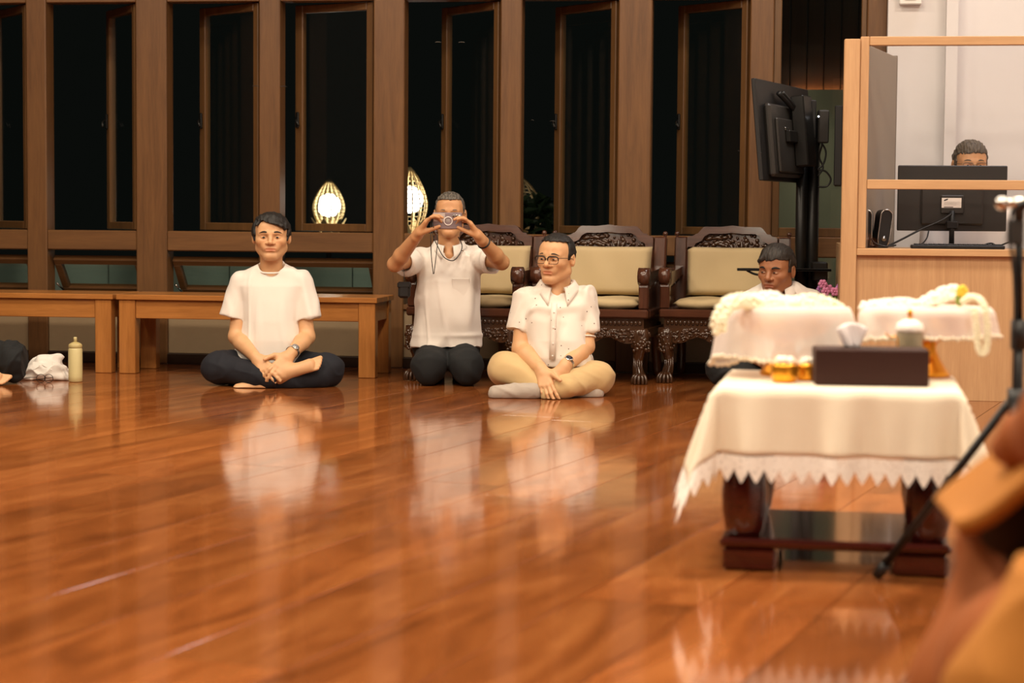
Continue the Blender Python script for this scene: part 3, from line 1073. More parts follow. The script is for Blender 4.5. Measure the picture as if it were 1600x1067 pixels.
# desktop speakers
for px, lab, g in ((1353, 'small black desktop speaker against the booth corner', 0), (1375, 'small black desktop speaker standing free left of the monitor', 1)):
    nn = 1.1
    p = wall_pt(px, 380, nn)
    e = empty('desk_speaker', W_M @ Vector((p.x, -nn, z_c1)), WALL_A + R(20 if g else -8), label=lab, cat='speaker', group='pair of desktop speakers')
    hz = wall_pt(px, 331, nn).z - z_c1
    prof = []
    wv = .030
    K = 10
    pts = [(wv * .75, .0), (wv, .03)] + [(wv * math.cos(math.pi * k / K), hz - wv + wv * math.sin(math.pi * k / K)) for k in range(K + 1)] + [(-wv, .03), (-wv * .75, .0)]
    tl = Matrix.Rotation(R(7 if g else 0), 4, 'Y')
    MB().prism([(a, b + .012) for a, b in pts], -.03, .04, 'y', M=tl).build('cabinet', M['black_plastic'], e)
    MB().tube([tl @ Vector((a, -.031, b + .012)) for a, b in pts], .003, 6).build('rim', M['silver'], e)
    MB().lathe([(.038, 0), (.038, .008), (.024, .014)], 18).build('foot', M['black_plastic'], e)
    MB().lathe([(.004, 0), (.011, .001), (.013, .004)], 14, M=Matrix.Translation((.004, -.034, .045)) @ Matrix.Rotation(R(90), 4, 'X')).build('dial', M['silver'], e)

# keyboard-like black strip and cables on the counter
kb = wall_pt(1480, 386, 1.2)
e = empty('keyboard', W_M @ Vector((kb.x, -1.16, z_c1)), WALL_A, label='black keyboard lying along the booth counter under the monitor', cat='keyboard')
MB().box((-.17, -.06, 0), (.27, .05, .018), .004).build('case', M['black_plastic'], e)
km = MB()
for i in range(18):
    for j in range(4):
        km.box((-.155 + i * .023, -.05 + j * .023, .018), (-.155 + i * .023 + .019, -.05 + j * .023 + .019, .024), .002)
tag(km.build('keys', M['dark_grey_plastic'], e), kind='stuff')


def cable(pts, r, label, mat='black_plastic', name='cable'):
    o = MB().tube(bez(pts, 8), r, 7).build(name, M[mat])
    return tag(o, label, 'cable')


def cpt(px, py, n):
    return W_M @ wall_pt(px, py, n)


zz = z_c1
cable([cpt(1487, 334, 1.06), cpt(1470, 345, 1.09), cpt(1440, 358, 1.12), cpt(1405, 376, 1.16), cpt(1388, 384, 1.18)], .005, 'black cable sloping from the monitor down to the speakers')
cable([cpt(1451, 361, 1.1), cpt(1448, 372, 1.12), cpt(1440, 381, 1.14), cpt(1425, 385, 1.14)], .0035, 'thin black cable hanging below the monitor on its left')
cable([cpt(1530, 385, 1.15), cpt(1548, 380, 1.15), cpt(1560, 384, 1.18), cpt(1578, 378, 1.2), cpt(1596, 376, 1.2)], .004, 'black cable trailing right along the counter')
cable([cpt(1360, 372, 1.16), cpt(1368, 380, 1.2), cpt(1384, 385, 1.2), cpt(1400, 383, 1.18)], .004, 'looped cable between the two desktop speakers')

# small white box on the white wall above the booth
p = wall_pt(1422, 2, .1)
wb = MB().box((-.058, -.05, -.02), (.058, 0, .12), .004).box((-.03, -.056, .0), (.03, -.05, .06), .003)
o = wb.build('wall_box', plain('white_box', srgb(240, 236, 232), .5))
o.matrix_world = W_M @ Matrix.Translation((p.x, -.10, p.z))
tag(o, 'small white box on the white wall above the booth', 'box')

# ================================================================== screen on a stand
SD = 10.36
tv = empty('screen_stand', label='black flat screen on a column stand, seen from behind', cat='television')
base = at(1260, 430, SD); base.z = 0
tv.location = base
pA = at(1186, 205, 9.82); pB = at(1268, 205, 10.70)
dirx = Vector((pB.x - pA.x, pB.y - pA.y, 0)); W_ = dirx.length; dirx.normalize()
nrm = Vector((dirx.y, -dirx.x, 0))    # towards the viewer's side = back of the set
zT = at(1180, 121, 9.82).z; zB = at(1194, 282, 9.82).z
zmid = (zT + zB) / 2; H_ = zT - zB
ctr = (pA + pB) / 2
# local frame of the panel: x along dirx, y = -nrm, z up, tilted forwards
F = Matrix(((dirx.x, -nrm.x, 0, ctr.x), (dirx.y, -nrm.y, 0, ctr.y), (0, 0, 1, zmid), (0, 0, 0, 1)))
tilt = Matrix.Rotation(R(-5.5), 4, 'X')
TVM = Matrix.Translation(-base) @ F @ tilt
MB().box((-W_ / 2, 0, -H_ / 2), (W_ / 2, .022, H_ / 2), .004, TVM).build('panel', M['black_plastic'], tv)
MB().box((-W_ / 2 + .008, .022, -H_ / 2 + .01), (W_ / 2 - .008, .0235, H_ / 2 - .01), 0, TVM).build('screen', plain('dark_screen', srgb(12, 12, 14), .1), tv)
bk = MB().box((-W_ / 2 + .10, -.035, -H_ / 2 + .02), (W_ / 2 - .08, 0, H_ / 2 - .12), .012, TVM)
bk.box((-W_ / 2 + .16, -.05, -H_ / 2 + .04), (W_ / 2 - .3, -.035, .06), .006, TVM)
bk.build('back_cover', M['dark_grey_plastic'], tv)
MB().box((-.20, -.075, -.06), (.24, -.05, .0), .004, TVM).box((-.06, -.12, -.18), (.1, -.05, .18), .006, TVM).build('bracket', M['black_metal'], tv)
MB().box((-W_ / 2 + .27, -.058, .0), (-W_ / 2 + .34, -.052, .014), .002, TVM).build('bracket_clip', M['steel'], tv)
zTop = at(1260, 175, SD).z
col = MB()
col.tube([(-.032, 0, 0.03), (-.032, 0, zTop)], .03, 16).tube([(.03, .03, .03), (.03, .03, zTop - .03)], .034, 16)
col.build('column', M['black_metal'], tv)
MB().box((-.12, -.13, 0), (.075, .2, .03), .008).build('base_plate', M['black_metal'], tv)
box = MB().box((-.09, -.05, zTop - .14), (.03, .05, zTop + .06), .006)
box.build('mount_box', M['black_plastic'], tv)
md = MB().box((.045, -.03, zTop - .16), (.10, .04, zTop + .01), .006)
mo = md.build('media_box', M['dark_grey_plastic'], tv)
M['led'] = plain('indicator_lamp', srgb(230, 235, 240), .3, emit=(.9, .95, 1, 1), estr=4.0)
for px, py in ((1264, 180), (1279, 182)):
    MB().ball(at(px, py, SD - .09) - base, .0045, 8, 6).build('indicator', M['led'], tv)
def tq(px, py, dy=0.0):
    return at(px, py, SD + dy) - base
MB().tube(bez([tq(1216, 145, -.25), tq(1232, 162, -.2), tq(1250, 185, -.12), tq(1262, 215, -.08), tq(1266, 250, -.06)], 8), .013, 8).build('cable', M['black_plastic'], tv)
MB().tube(bez([tq(1222, 144, -.24), tq(1240, 165, -.18), tq(1256, 190, -.1), tq(1268, 230, -.05)], 8), .010, 8).build('cable', M['black_plastic'], tv)
MB().tube(bez([tq(1279, 205), tq(1284, 225, -.02), tq(1280, 245), tq(1286, 262), tq(1278, 275)], 8), .005, 7).build('cable', M['black_plastic'], tv)
MB().tube(bez([tq(1277, 215), tq(1290, 235), tq(1287, 255), tq(1277, 265)], 8), .005, 7).build('cable', M['black_plastic'], tv)
MB().tube(bez([tq(1277, 265), tq(1290, 268), tq(1298, 280), tq(1292, 291), tq(1278, 292)], 8), .005, 7).build('cable', M['black_plastic'], tv)
# shelf of the stand
z1 = at(1200, 421, SD - .14).z
xa = (at(1152, 421, SD - .14) - base).x; xb = (at(1292, 421, SD).x - base.x)
sh = MB().box((xa, -.15, z1 - .008), (xb, -.12, z1 + .006), .002).box((xa + .22, -.15, z1 - .006), (xb, .05, z1 + .004), .002)
q = MB()
sh.tube(bez([(xa + .05, -.135, z1 - .006), (xa + .09, -.135, z1 - .024), (xa + .14, -.135, z1 - .03), (xa + .2, -.135, z1 - .028)], 6), .006, 7)
sh.box((.02, -.1, z1 - .06), (xb - .01, .08, z1 + .04), .008)
sh.build('shelf', M['black_metal'], tv)

# second screen glimpsed between stand and booth
p = at(1310, 215, 10.1)
s2 = empty('second_screen', (p.x, p.y, 0), R(80), label='dark edge of another screen half hidden behind the booth post', cat='television')
MB().box((-.01, -.02, at(1310, 290, 10.1).z), (.34, .02, at(1310, 165, 10.1).z), .004).build('panel', M['black_plastic'], s2)
MB().tube([(.30, -.06, .03), (.30, -.06, 1.3)], .03, 12).build('column', M['black_metal'], s2)
MB().box((.22, -.13, 0), (.38, .01, .03), .006).build('base_plate', M['black_metal'], s2)

# flowers by the booth
p = at(1293, 600, 10.23)
fl = empty('flower_pot', (p.x, p.y, 0), label='tall pot of pink and purple flowers beside the booth corner', cat='flowers')
zt = at(1297, 447, p.y).z
MB().lathe([(.038, 0), (.045, .02), (.035, .12), (.045, .26), (.041, .26), (.03, .13)], 20).build('pot', plain('dark_glazed_pot', srgb(52, 40, 34), .25), fl)
rng = random.Random(8)
for k in range(9):
    x, y = rng.uniform(-.05, .05), rng.uniform(-.05, .05); z = zt + rng.uniform(-.04, .012)
    MB().tube(bez([(x * .2, y * .2, .2), (x * .6, y * .6, z - .1), (x, y, z)], 4), .003, 6).build('flower_stem', plain('flower_stem_green', srgb(110, 140, 70), .6) if k == 0 else bpy.data.materials['flower_stem_green'], fl)
    hd = MB()
    for j in range(6):
        a = j * 1.047
        hd.ball((x + .014 * math.cos(a), y - .006, z + .014 * math.sin(a)), (.011, .006, .011), 8, 5)
    hd.ball((x, y - .012, z), .006, 7, 5)
    key = ('petal_pink', srgb(214, 130, 170)) if k % 2 else ('petal_violet', srgb(178, 112, 176))
    hd.build('blossom', bpy.data.materials.get(key[0]) or plain(key[0], key[1], .6), fl)
lf = MB()
for k in range(14):
    a = rng.uniform(0, 6.28); r = rng.uniform(.03, .08); z = zt - rng.uniform(.02, .14)
    lf.ball((r * math.cos(a), r * math.sin(a), z), (.008, .022, .03), 7, 5, rot=Matrix.Rotation(a, 3, 'Z'))
tag(lf.build('leaves', plain('flower_leaves', srgb(120, 150, 66), .6), fl), kind='stuff')
# ================================================================== people: smooth-union distance fields, meshed into continuous bodies
def V(*a): return np.array(a, dtype=np.float64)


def smin(a, b, k):
    if k <= 0: return np.minimum(a, b)
    h = np.maximum(k - np.abs(a - b), 0) / k
    return np.minimum(a, b) - h * h * k * .25


class Field:
    def __init__(s, lo, hi, h):
        s.lo = np.array(lo, float); s.h = h
        n = np.ceil((np.array(hi) - s.lo) / h).astype(int) + 1
        s.F = np.full(n, .5, f32)
        s.ax = [(s.lo[i] + h * np.arange(n[i])).astype(f32) for i in range(3)]

    def sub(s, lo, hi, pad):
        sl = []
        for i in range(3):
            a = int(np.floor((lo[i] - pad - s.lo[i]) / s.h)); b = int(np.ceil((hi[i] + pad - s.lo[i]) / s.h)) + 1
            a = max(0, a); b = min(s.F.shape[i], b)
            if b <= a: return None
            sl.append(slice(a, b))
        return tuple(sl), (s.ax[0][sl[0]][:, None, None], s.ax[1][sl[1]][None, :, None], s.ax[2][sl[2]][None, None, :])

    def add(s, prim, k=.0):
        r = s.sub(prim[0], prim[1], k + 2.5 * s.h)
        if r is None: return s
        sl, g = r
        s.F[sl] = smin(s.F[sl], prim[2](*g).astype(f32), k)
        return s

    def cut(s, prim, k=.0):
        r = s.sub(prim[0], prim[1], k + 2.5 * s.h)
        if r is None: return s
        sl, g = r
        s.F[sl] = -smin(-s.F[sl], prim[2](*g).astype(f32), k)
        return s

    def mesh(s):
        F = s.F
        F[0] = F[-1] = .5; F[:, 0] = F[:, -1] = .5; F[:, :, 0] = F[:, :, -1] = .5
        ins = F < 0
        c = ins[:-1, :-1, :-1].astype(np.int8)
        for d in ((1, 0, 0), (0, 1, 0), (0, 0, 1), (1, 1, 0), (1, 0, 1), (0, 1, 1), (1, 1, 1)):
            c += ins[d[0]:F.shape[0] - 1 + d[0], d[1]:F.shape[1] - 1 + d[1], d[2]:F.shape[2] - 1 + d[2]]
        I, J, K = np.nonzero((c > 0) & (c < 8))
        idx = np.full(c.shape, -1, np.int32)
        idx[I, J, K] = np.arange(len(I))
        P = np.zeros((len(I), 3)); C = np.zeros(len(I))
        cor = [(0, 0, 0), (1, 0, 0), (0, 1, 0), (1, 1, 0), (0, 0, 1), (1, 0, 1), (0, 1, 1), (1, 1, 1)]
        val = [F[I + a, J + b, K + d] for a, b, d in cor]
        for p in range(8):
            for ax in range(3):
                if cor[p][ax]: continue
                q = p + (1 << ax)
                f0, f1 = val[p], val[q]
                m = (f0 < 0) != (f1 < 0)
                t = np.where(m, f0 / np.where(m, f0 - f1, 1), 0)
                for x in range(3):
                    P[:, x] += np.where(m, cor[p][x] + (t if x == ax else 0), 0)
                C += m
        P = P / C[:, None] + np.stack([I, J, K], 1)
        P = s.lo + P * s.h
        quads = []
        for ax in range(3):
            a = [slice(None)] * 3; b = [slice(None)] * 3
            a[ax] = slice(0, -1); b[ax] = slice(1, None)
            i0 = ins[tuple(a)]; i1 = ins[tuple(b)]
            X = np.nonzero(i0 != i1)
            flip = i0[X]
            o1, o2 = [(1, 2), (2, 0), (0, 1)][ax]
            def cell(d1, d2):
                q = [X[0].copy(), X[1].copy(), X[2].copy()]
                q[o1] -= d1; q[o2] -= d2
                return idx[q[0], q[1], q[2]]
            Q = np.stack([cell(1, 1), cell(0, 1), cell(0, 0), cell(1, 0)], 1)
            Q[~flip] = Q[~flip][:, ::-1]
            quads.append(Q)
        return P, np.concatenate(quads)


def np_mesh(name, P, Q, mat, colors=None):
    me = bpy.data.meshes.new(name)
    me.vertices.add(len(P)); me.vertices.foreach_set('co', P.astype(f32).ravel())
    me.loops.add(len(Q) * 4); me.loops.foreach_set('vertex_index', Q.astype(np.int32).ravel())
    me.polygons.add(len(Q))
    me.polygons.foreach_set('loop_start', np.arange(0, len(Q) * 4, 4, dtype=np.int32))
    me.polygons.foreach_set('use_smooth', np.ones(len(Q), bool))
    me.materials.append(mat)
    if colors is not None:
        at_ = me.color_attributes.new('tone', 'FLOAT_COLOR', 'POINT')
        at_.data.foreach_set('color', colors.astype(f32).ravel())
    me.update(); me.validate()
    return me


def relax(P, Q, it=1, lam=.5):
    """laplacian smoothing over quad edges"""
    E = np.concatenate([Q[:, [0, 1]], Q[:, [1, 2]], Q[:, [2, 3]], Q[:, [3, 0]]])
    n = len(P)
    for _ in range(it):
        A = np.zeros_like(P); C = np.zeros(n)
        for x in range(3):
            A[:, x] = np.bincount(E[:, 0], P[E[:, 1], x], n) + np.bincount(E[:, 1], P[E[:, 0], x], n)
        C = np.bincount(E[:, 0], minlength=n) + np.bincount(E[:, 1], minlength=n)
        P = P + lam * (A / np.maximum(C, 1)[:, None] - P)
    return P


def vnormals(P, Q):
    n = np.cross(P[Q[:, 2]] - P[Q[:, 0]], P[Q[:, 3]] - P[Q[:, 1]])
    Nn = np.zeros_like(P)
    for k in range(4):
        for x in range(3):
            Nn[:, x] += np.bincount(Q[:, k], n[:, x], len(P))
    return Nn / np.maximum(np.linalg.norm(Nn, axis=1), 1e-12)[:, None]


def wave(P, seed, freq, amp, dirs=7, squash=(1, 1, 1)):
    """smooth pseudo-random field made of sines, for folds"""
    r = np.random.RandomState(seed)
    out = np.zeros(len(P))
    S = P * np.array(squash)
    for k in range(dirs):
        d = r.normal(size=3); d /= np.linalg.norm(d)
        fr = freq * r.uniform(.6, 1.7)
        ph = r.uniform(0, 6.28)
        out += np.sin(S @ d * fr + ph + 1.1 * np.sin(S @ r.normal(size=3) * freq * .5 + r.uniform(0, 6)))
    return out / math.sqrt(dirs) * amp


# ---- primitives: (lo, hi, function)
def rc(a, b, ra, rb=None, cut=None):
    """round cone from a to b; cut=(point, direction) trims it with a plane"""
    rb = ra if rb is None else rb
    a = np.array(a, float); b = np.array(b, float); ba = b - a; L = max(ba @ ba, 1e-9); r = max(ra, rb)

    def fn(X, Y, Z):
        t = np.clip(((X - a[0]) * ba[0] + (Y - a[1]) * ba[1] + (Z - a[2]) * ba[2]) / L, 0, 1)
        d = np.sqrt((X - a[0] - t * ba[0]) ** 2 + (Y - a[1] - t * ba[1]) ** 2 + (Z - a[2] - t * ba[2]) ** 2) - (ra + (rb - ra) * t)
        if cut is not None:
            p, n = cut
            d = np.maximum(d, (X - p[0]) * n[0] + (Y - p[1]) * n[1] + (Z - p[2]) * n[2])
        return d
    return np.minimum(a, b) - r, np.maximum(a, b) + r, fn


def ell(c, r, Rm=None):
    c = np.array(c, float); r = np.array(r, float)
    m = r.max()

    def fn(X, Y, Z):
        x, y, z = X - c[0], Y - c[1], Z - c[2]
        if Rm is not None:
            x, y, z = (x * Rm[0, 0] + y * Rm[1, 0] + z * Rm[2, 0], x * Rm[0, 1] + y * Rm[1, 1] + z * Rm[2, 1], x * Rm[0, 2] + y * Rm[1, 2] + z * Rm[2, 2])
        k0 = np.sqrt((x / r[0]) ** 2 + (y / r[1]) ** 2 + (z / r[2]) ** 2)
        k1 = np.sqrt((x / r[0] ** 2) ** 2 + (y / r[1] ** 2) ** 2 + (z / r[2] ** 2) ** 2)
        return k0 * (k0 - 1) / np.maximum(k1, 1e-6)
    return c - m, c + m, fn


def stack(rows, p=2.4):
    """trunk from rows (z, cx, cy, half width, half depth)"""
    rows = sorted(rows)
    A = np.array(rows, float)
    z0, z1 = A[0, 0], A[-1, 0]

    def fn(X, Y, Z):
        z = Z[0, 0]
        cx, cy, a, b = (np.interp(z, A[:, 0], A[:, i])[None, None, :] for i in (1, 2, 3, 4))
        q = (np.abs((X - cx) / a) ** p + np.abs((Y - cy) / b) ** p) ** (1 / p)
        d = (q - 1) * np.minimum(a, b)
        return np.maximum(d, np.maximum(z0 - Z, Z - z1))
    lo = V((A[:, 1] - A[:, 3]).min(), (A[:, 2] - A[:, 4]).min(), z0)
    hi = V((A[:, 1] + A[:, 3]).max(), (A[:, 2] + A[:, 4]).max(), z1)
    return lo, hi, fn


def crease(P, seed, freq, amp, squash=(1, 1, .5), w=2.0, p=3):
    """sharp ridged folds"""
    return ((.5 + .5 * np.cos(wave(P, seed, freq, w * 1.6, 5, squash))) ** p - .3) * amp


def rot(yaw=0, pitch=0, roll=0):
    return np.array((Matrix.Rotation(R(yaw), 3, 'Z') @ Matrix.Rotation(R(pitch), 3, 'X') @ Matrix.Rotation(R(roll), 3, 'Y')))


class Head:
    """head frame: origin between the ears at eye height, facing -y, z up"""

    def __init__(s, o, Rm, scale=1.0, wide=1.0, jaw=1.0):
        s.o = np.array(o, float); s.R = Rm; s.s = scale; s.w = wide; s.jaw = jaw

    def p(s, x, y, z):
        return s.R @ (V(x * s.w, y, z) * s.s) + s.o

    def e(s, c, r):
        return ell(s.p(*c), V(r[0] * s.w, r[1], r[2]) * s.s, s.R)

    def b(s, r):
        return r * s.s

    def local(s, P):
        q = (P - s.o) @ s.R / s.s
        q = q.copy(); q[:, 0] /= s.w
        return q


def add_head(f, H, nose=1.0, lid=1.0):
    f.add(H.e((0, .014, .026), (.074, .094, .083)), 0)
    f.add(H.e((0, -.020, -.022), (.066, .070, .090)), .03)
    f.add(H.e((0, -.035, .042), (.062, .055, .052)), .03)
    j = H.jaw
    f.add(rc(H.p(.048 * j, .005, -.062), H.p(.016 * j, -.066, -.100), H.b(.024), H.b(.018)), .03)
    f.add(rc(H.p(-.048 * j, .005, -.062), H.p(-.016 * j, -.066, -.100), H.b(.024), H.b(.018)), .03)
    f.add(rc(H.p(.012, -.074, -.098), H.p(-.012, -.074, -.098), H.b(.015)), .025)
    for s in (-1, 1):
        f.add(H.e((s * .044, -.054, -.022), (.022, .026, .018)), .03)        # cheekbone
        f.add(rc(H.p(s * .014, -.086, .021), H.p(s * .046, -.070, .020), H.b(.009), H.b(.008)), .018)   # brow
        f.cut(H.e((s * .031, -.096, .000), (.017, .014, .010)), .014)        # socket
        f.add(H.e((s * .031, -.0745, -.0005), (.0165, .0130, .0125)), .003)  # lids
        f.add(H.e((s * .081, .014, -.008), (.011, .019, .032)), .008)        # ear
        f.cut(H.e((s * .091, .008, -.006), (.007, .009, .018)), .006)
        f.add(H.e((s * .026, -.078, -.052), (.014, .012, .018)), .016)       # cheek by the mouth
    f.add(rc(H.p(0, -.086, .012), H.p(0, -.107 , -.026), H.b(.0075 * nose), H.b(.0115 * nose)), .012)
    for s in (-1, 1):
        f.add(H.e((s * .0125 * nose, -.096, -.031), (.0095 * nose, .010, .0075)), .006)
        f.cut(H.e((s * .007, -.105, -.039), (.0045, .006, .004)), .003)
    # mouth
    f.add(H.e((0, -.082, -.062), (.027, .014, .017)), .012)
    f.add(rc(H.p(-.021, -.090, -.0590), H.p(.021, -.090, -.0590), H.b(.0052)), .005)
    f.add(rc(H.p(-.016, -.091, -.0690), H.p(.016, -.091, -.0690), H.b(.0060)), .006)
    f.cut(rc(H.p(-.022, -.096, -.0635), H.p(.022, -.096, -.0635), H.b(.0026)), .004)
    f.cut(H.e((0, -.098, -.079), (.016, .008, .005)), .008)


def hair_mesh(H, z0=.062, slope=0.0, temple=-.030, thick=.012, top=.018, back=-.075, side=.020, widow=0.0, seed=1, rough=.004, fringe=None, mat=None, wob=.006):
    c = H.o
    f = Field(c - .16, c + .17, .0032)
    f.add(H.e((0, .016, .026), (.074 + thick, .094 + thick, .083 + thick)), 0)
    f.add(H.e((0, -.012, .060), (.062 + thick * .6, .070 + thick, .046 + top)), .02)
    if fringe:
        for a, b, r1, r2 in fringe:
            f.add(rc(H.p(*a), H.p(*b), H.b(r1), H.b(r2)), .014)
    X, Y, Z = np.meshgrid(*f.ax, indexing='ij')
    P = np.stack([X.ravel(), Y.ravel(), Z.ravel()], 1).astype(np.float64)
    q = H.local(P)
    lx, ly, lz = q[:, 0], q[:, 1], q[:, 2]
    wv = wob * np.sin(lx * 160 + seed) * np.sin(lx * 67 + 2 * seed)
    line = z0 + slope * lx + wv - widow * np.maximum(0, 1 - np.abs(lx) / .035) * .012 - np.maximum(0, np.abs(lx) - .04) * .25
    keep = np.minimum(line - lz, temple + .25 * np.maximum(0, lz) + wv - ly)
    keep2 = np.minimum(side - lz, np.maximum(.036 - ly, back - lz))
    keep2 = np.minimum(keep2, np.maximum(np.abs(ly + .012) - .012, side - .026 - lz))
    d = np.maximum(np.maximum(f.F.ravel(), keep), keep2)
    d = d + wave(q, seed, 380, rough * .8, 9, (1, .22, .35)) + wave(q, seed + 3, 120, rough * .35, 5)
    f.F = d.reshape(f.F.shape).astype(f32)
    if fringe:
        for a, b, r1, r2 in fringe:
            f.add(rc(H.p(*a), H.p(*b), H.b(r1), H.b(r2)), .008)
    return f.mesh()


def hand(f, W, fd, pn, side, curl=(.5, .6, .4), thumb=(.6, .3), spread=.06, s=1.0, k=.006, curls=None, thumb_dir=None):
    """hand on wrist point W: fd finger direction, pn palm normal, side +1/-1 puts the thumb on +/- (fd x pn)"""
    fd = fd / np.linalg.norm(fd)
    pn = pn - fd * (pn @ fd); pn /= np.linalg.norm(pn)
    sd = np.cross(fd, pn) * side
    W = np.array(W, float)
    tips = []
    offs = [.027, .009, -.009, -.026]
    lens = [(.041, .024, .020), (.045, .028, .021), (.042, .026, .020), (.033, .019, .018)]
    pal = [.090, .094, .088, .079]
    rad = [.0090, .0092, .0088, .0078]
    f.add(rc(W - fd * .02 * s, W + fd * .02 * s, .0255 * s, .026 * s), .01)
    for i in range(4):
        kn = W + fd * pal[i] * s + sd * offs[i] * s
        f.add(rc(W + sd * offs[i] * .62 * s + fd * .012 * s, kn, .0165 * s, .0115 * s), .012)
        c = curls[i] if curls else curl
        d = fd + sd * spread * (1.5 - i); d /= np.linalg.norm(d)
        p = kn; ang = 0
        for j in range(3):
            ang += c[j]
            v = d * math.cos(ang) + pn * math.sin(ang)
            q = p + v * lens[i][j] * s
            f.add(rc(p, q, (rad[i] - .0006 * j) * s, (rad[i] - .0006 * (j + 1)) * s), .0035 if j else .006)
            p = q
        tips.append(p)
    # thumb
    tb = W + fd * .022 * s + sd * .022 * s + pn * .006 * s
    td = (fd * .55 + sd * .75 + pn * thumb[0]) if thumb_dir is None else thumb_dir
    td = td / np.linalg.norm(td)
    t1 = tb + td * .045 * s
    d2 = td + fd * thumb[1] * 1.4 + pn * .1; d2 /= np.linalg.norm(d2)
    t2 = t1 + d2 * .034 * s
    d3 = d2 + fd * thumb[1]; d3 /= np.linalg.norm(d3)
    t3 = t2 + d3 * .026 * s
    f.add(rc(tb, t1, .0175 * s, .0125 * s), .014)
    f.add(rc(t1, t2, .0115 * s, .0105 * s), .004)
    f.add(rc(t2, t3, .0105 * s, .0085 * s), .003)
    return tips


def foot(f, ank, toe, up, big=1, s=1.0, toes=True, k=.012):
    """bare foot from ankle to toes; up = direction of the instep; big=+1/-1 which side the big toe is on"""
    ank = np.array(ank, float); toe = np.array(toe, float)
    d = toe - ank; L = np.linalg.norm(d); d /= L
    up = up - d * (up @ d); up /= np.linalg.norm(up)
    sd = np.cross(d, up) * big
    heel = ank - d * .045 * s - up * .03 * s
    ball = ank + d * (L - .055 * s) - up * .028 * s
    f.add(rc(ank, heel, .034 * s, .030 * s), .02)
    f.add(rc(heel + d * .02 * s, ball + sd * .012 * s, .030 * s, .024 * s), .025)
    f.add(rc(ank + d * .02 * s, ball - sd * .022 * s, .026 * s, .018 * s), .025)
    f.add(rc(ank, ball + up * .012 * s, .034 * s, .020 * s), .025)
    if toes:
        for i in range(5):
            r = (.0135, .0105, .0098, .0090, .0082)[i] * s
            o = (.026, .008, -.007, -.021, -.033)[i] * s
            l = (.048, .044, .038, .030, .020)[i] * s
            p = ball + sd * o - up * .004 * s + d * .012 * s
            f.add(rc(p, p + d * l - up * .004 * s, r, r * .92), .005)
    else:
        f.add(ell(ball + d * .03 * s, V(.045, .045, .03) * s), .02)


# ---- skin, cloth and hair materials
def skin_mat(name, col, rough=.5):
    m, nt, b = mat_base(name)
    a = N(nt, 'ShaderNodeVertexColor'); a.layer_name = 'tone'
    mx = N(nt, 'ShaderNodeMix', data_type='RGBA', blend_type='MULTIPLY'); mx.inputs[0].default_value = 1.0
    mx.inputs[6].default_value = col
    nt.links.new(a.outputs[0], mx.inputs[7])
    tc = N(nt, 'ShaderNodeTexCoord')
    nz = N(nt, 'ShaderNodeTexNoise', i_Scale=28.0, i_Detail=3.0)
    nt.links.new(tc.outputs['Object'], nz.inputs['Vector'])
    mr = N(nt, 'ShaderNodeMapRange'); mr.inputs[3].default_value = .9; mr.inputs[4].default_value = 1.08
    nt.links.new(nz.outputs['Fac'], mr.inputs[0])
    hs = N(nt, 'ShaderNodeHueSaturation')
    nt.links.new(mr.outputs[0], hs.inputs['Value']); nt.links.new(mx.outputs[2], hs.inputs['Color'])
    nt.links.new(hs.outputs[0], b.inputs['Base Color'])
    b.inputs['Roughness'].default_value = rough
    b.inputs['Subsurface Weight'].default_value = .12
    b.inputs['Subsurface Radius'].default_value = (.012, .005, .003)
    b.inputs['Subsurface Scale'].default_value = .5
    return m


def cloth_mat(name, col, dots=None, rough=.85, noise=.03, weave=.1, sheen=.1):
    m = plain(name, col, rough, noise=noise, nscale=12, bump=weave, bscale=700, sheen=sheen)
    if dots:
        nt = m.node_tree; b = nt.nodes['Principled BSDF']
        src = b.inputs['Base Color'].links[0].from_socket
        tc = N(nt, 'ShaderNodeTexCoord')
        vo = N(nt, 'ShaderNodeTexVoronoi', i_Scale=33.0); vo.inputs['Randomness'].default_value = .75
        nt.links.new(tc.outputs['Object'], vo.inputs['Vector'])
        lt = N(nt, 'ShaderNodeMath', operation='LESS_THAN'); lt.inputs[1].default_value = .10
        nt.links.new(vo.outputs['Distance'], lt.inputs[0])
        mx = N(nt, 'ShaderNodeMix', data_type='RGBA')
        nt.links.new(lt.outputs[0], mx.inputs[0]); nt.links.new(src, mx.inputs[6])
        mx.inputs[7].default_value = dots
        nt.links.new(mx.outputs[2], b.inputs['Base Color'])
    return m


def hair_mat(name, c1, c2):
    m, nt, b = mat_base(name)
    tc = N(nt, 'ShaderNodeTexCoord')
    mp = N(nt, 'ShaderNodeMapping'); mp.inputs['Scale'].default_value = (220, 60, 60)
    nt.links.new(tc.outputs['Object'], mp.inputs[0])
    nz = N(nt, 'ShaderNodeTexNoise', i_Scale=1.0, i_Detail=3.0)
    nt.links.new(mp.outputs[0], nz.inputs['Vector'])
    cr = N(nt, 'ShaderNodeValToRGB'); cr.color_ramp.elements[0].color = c1; cr.color_ramp.elements[1].color = c2
    cr.color_ramp.elements[0].position = .35; cr.color_ramp.elements[1].position = .7
    nt.links.new(nz.outputs['Fac'], cr.inputs[0]); nt.links.new(cr.outputs[0], b.inputs['Base Color'])
    b.inputs['Roughness'].default_value = .62
    bp_ = N(nt, 'ShaderNodeBump', i_Strength=.5, i_Distance=.004)
    nt.links.new(nz.outputs['Fac'], bp_.inputs['Height']); nt.links.new(bp_.outputs['Normal'], b.inputs['Normal'])
    return m


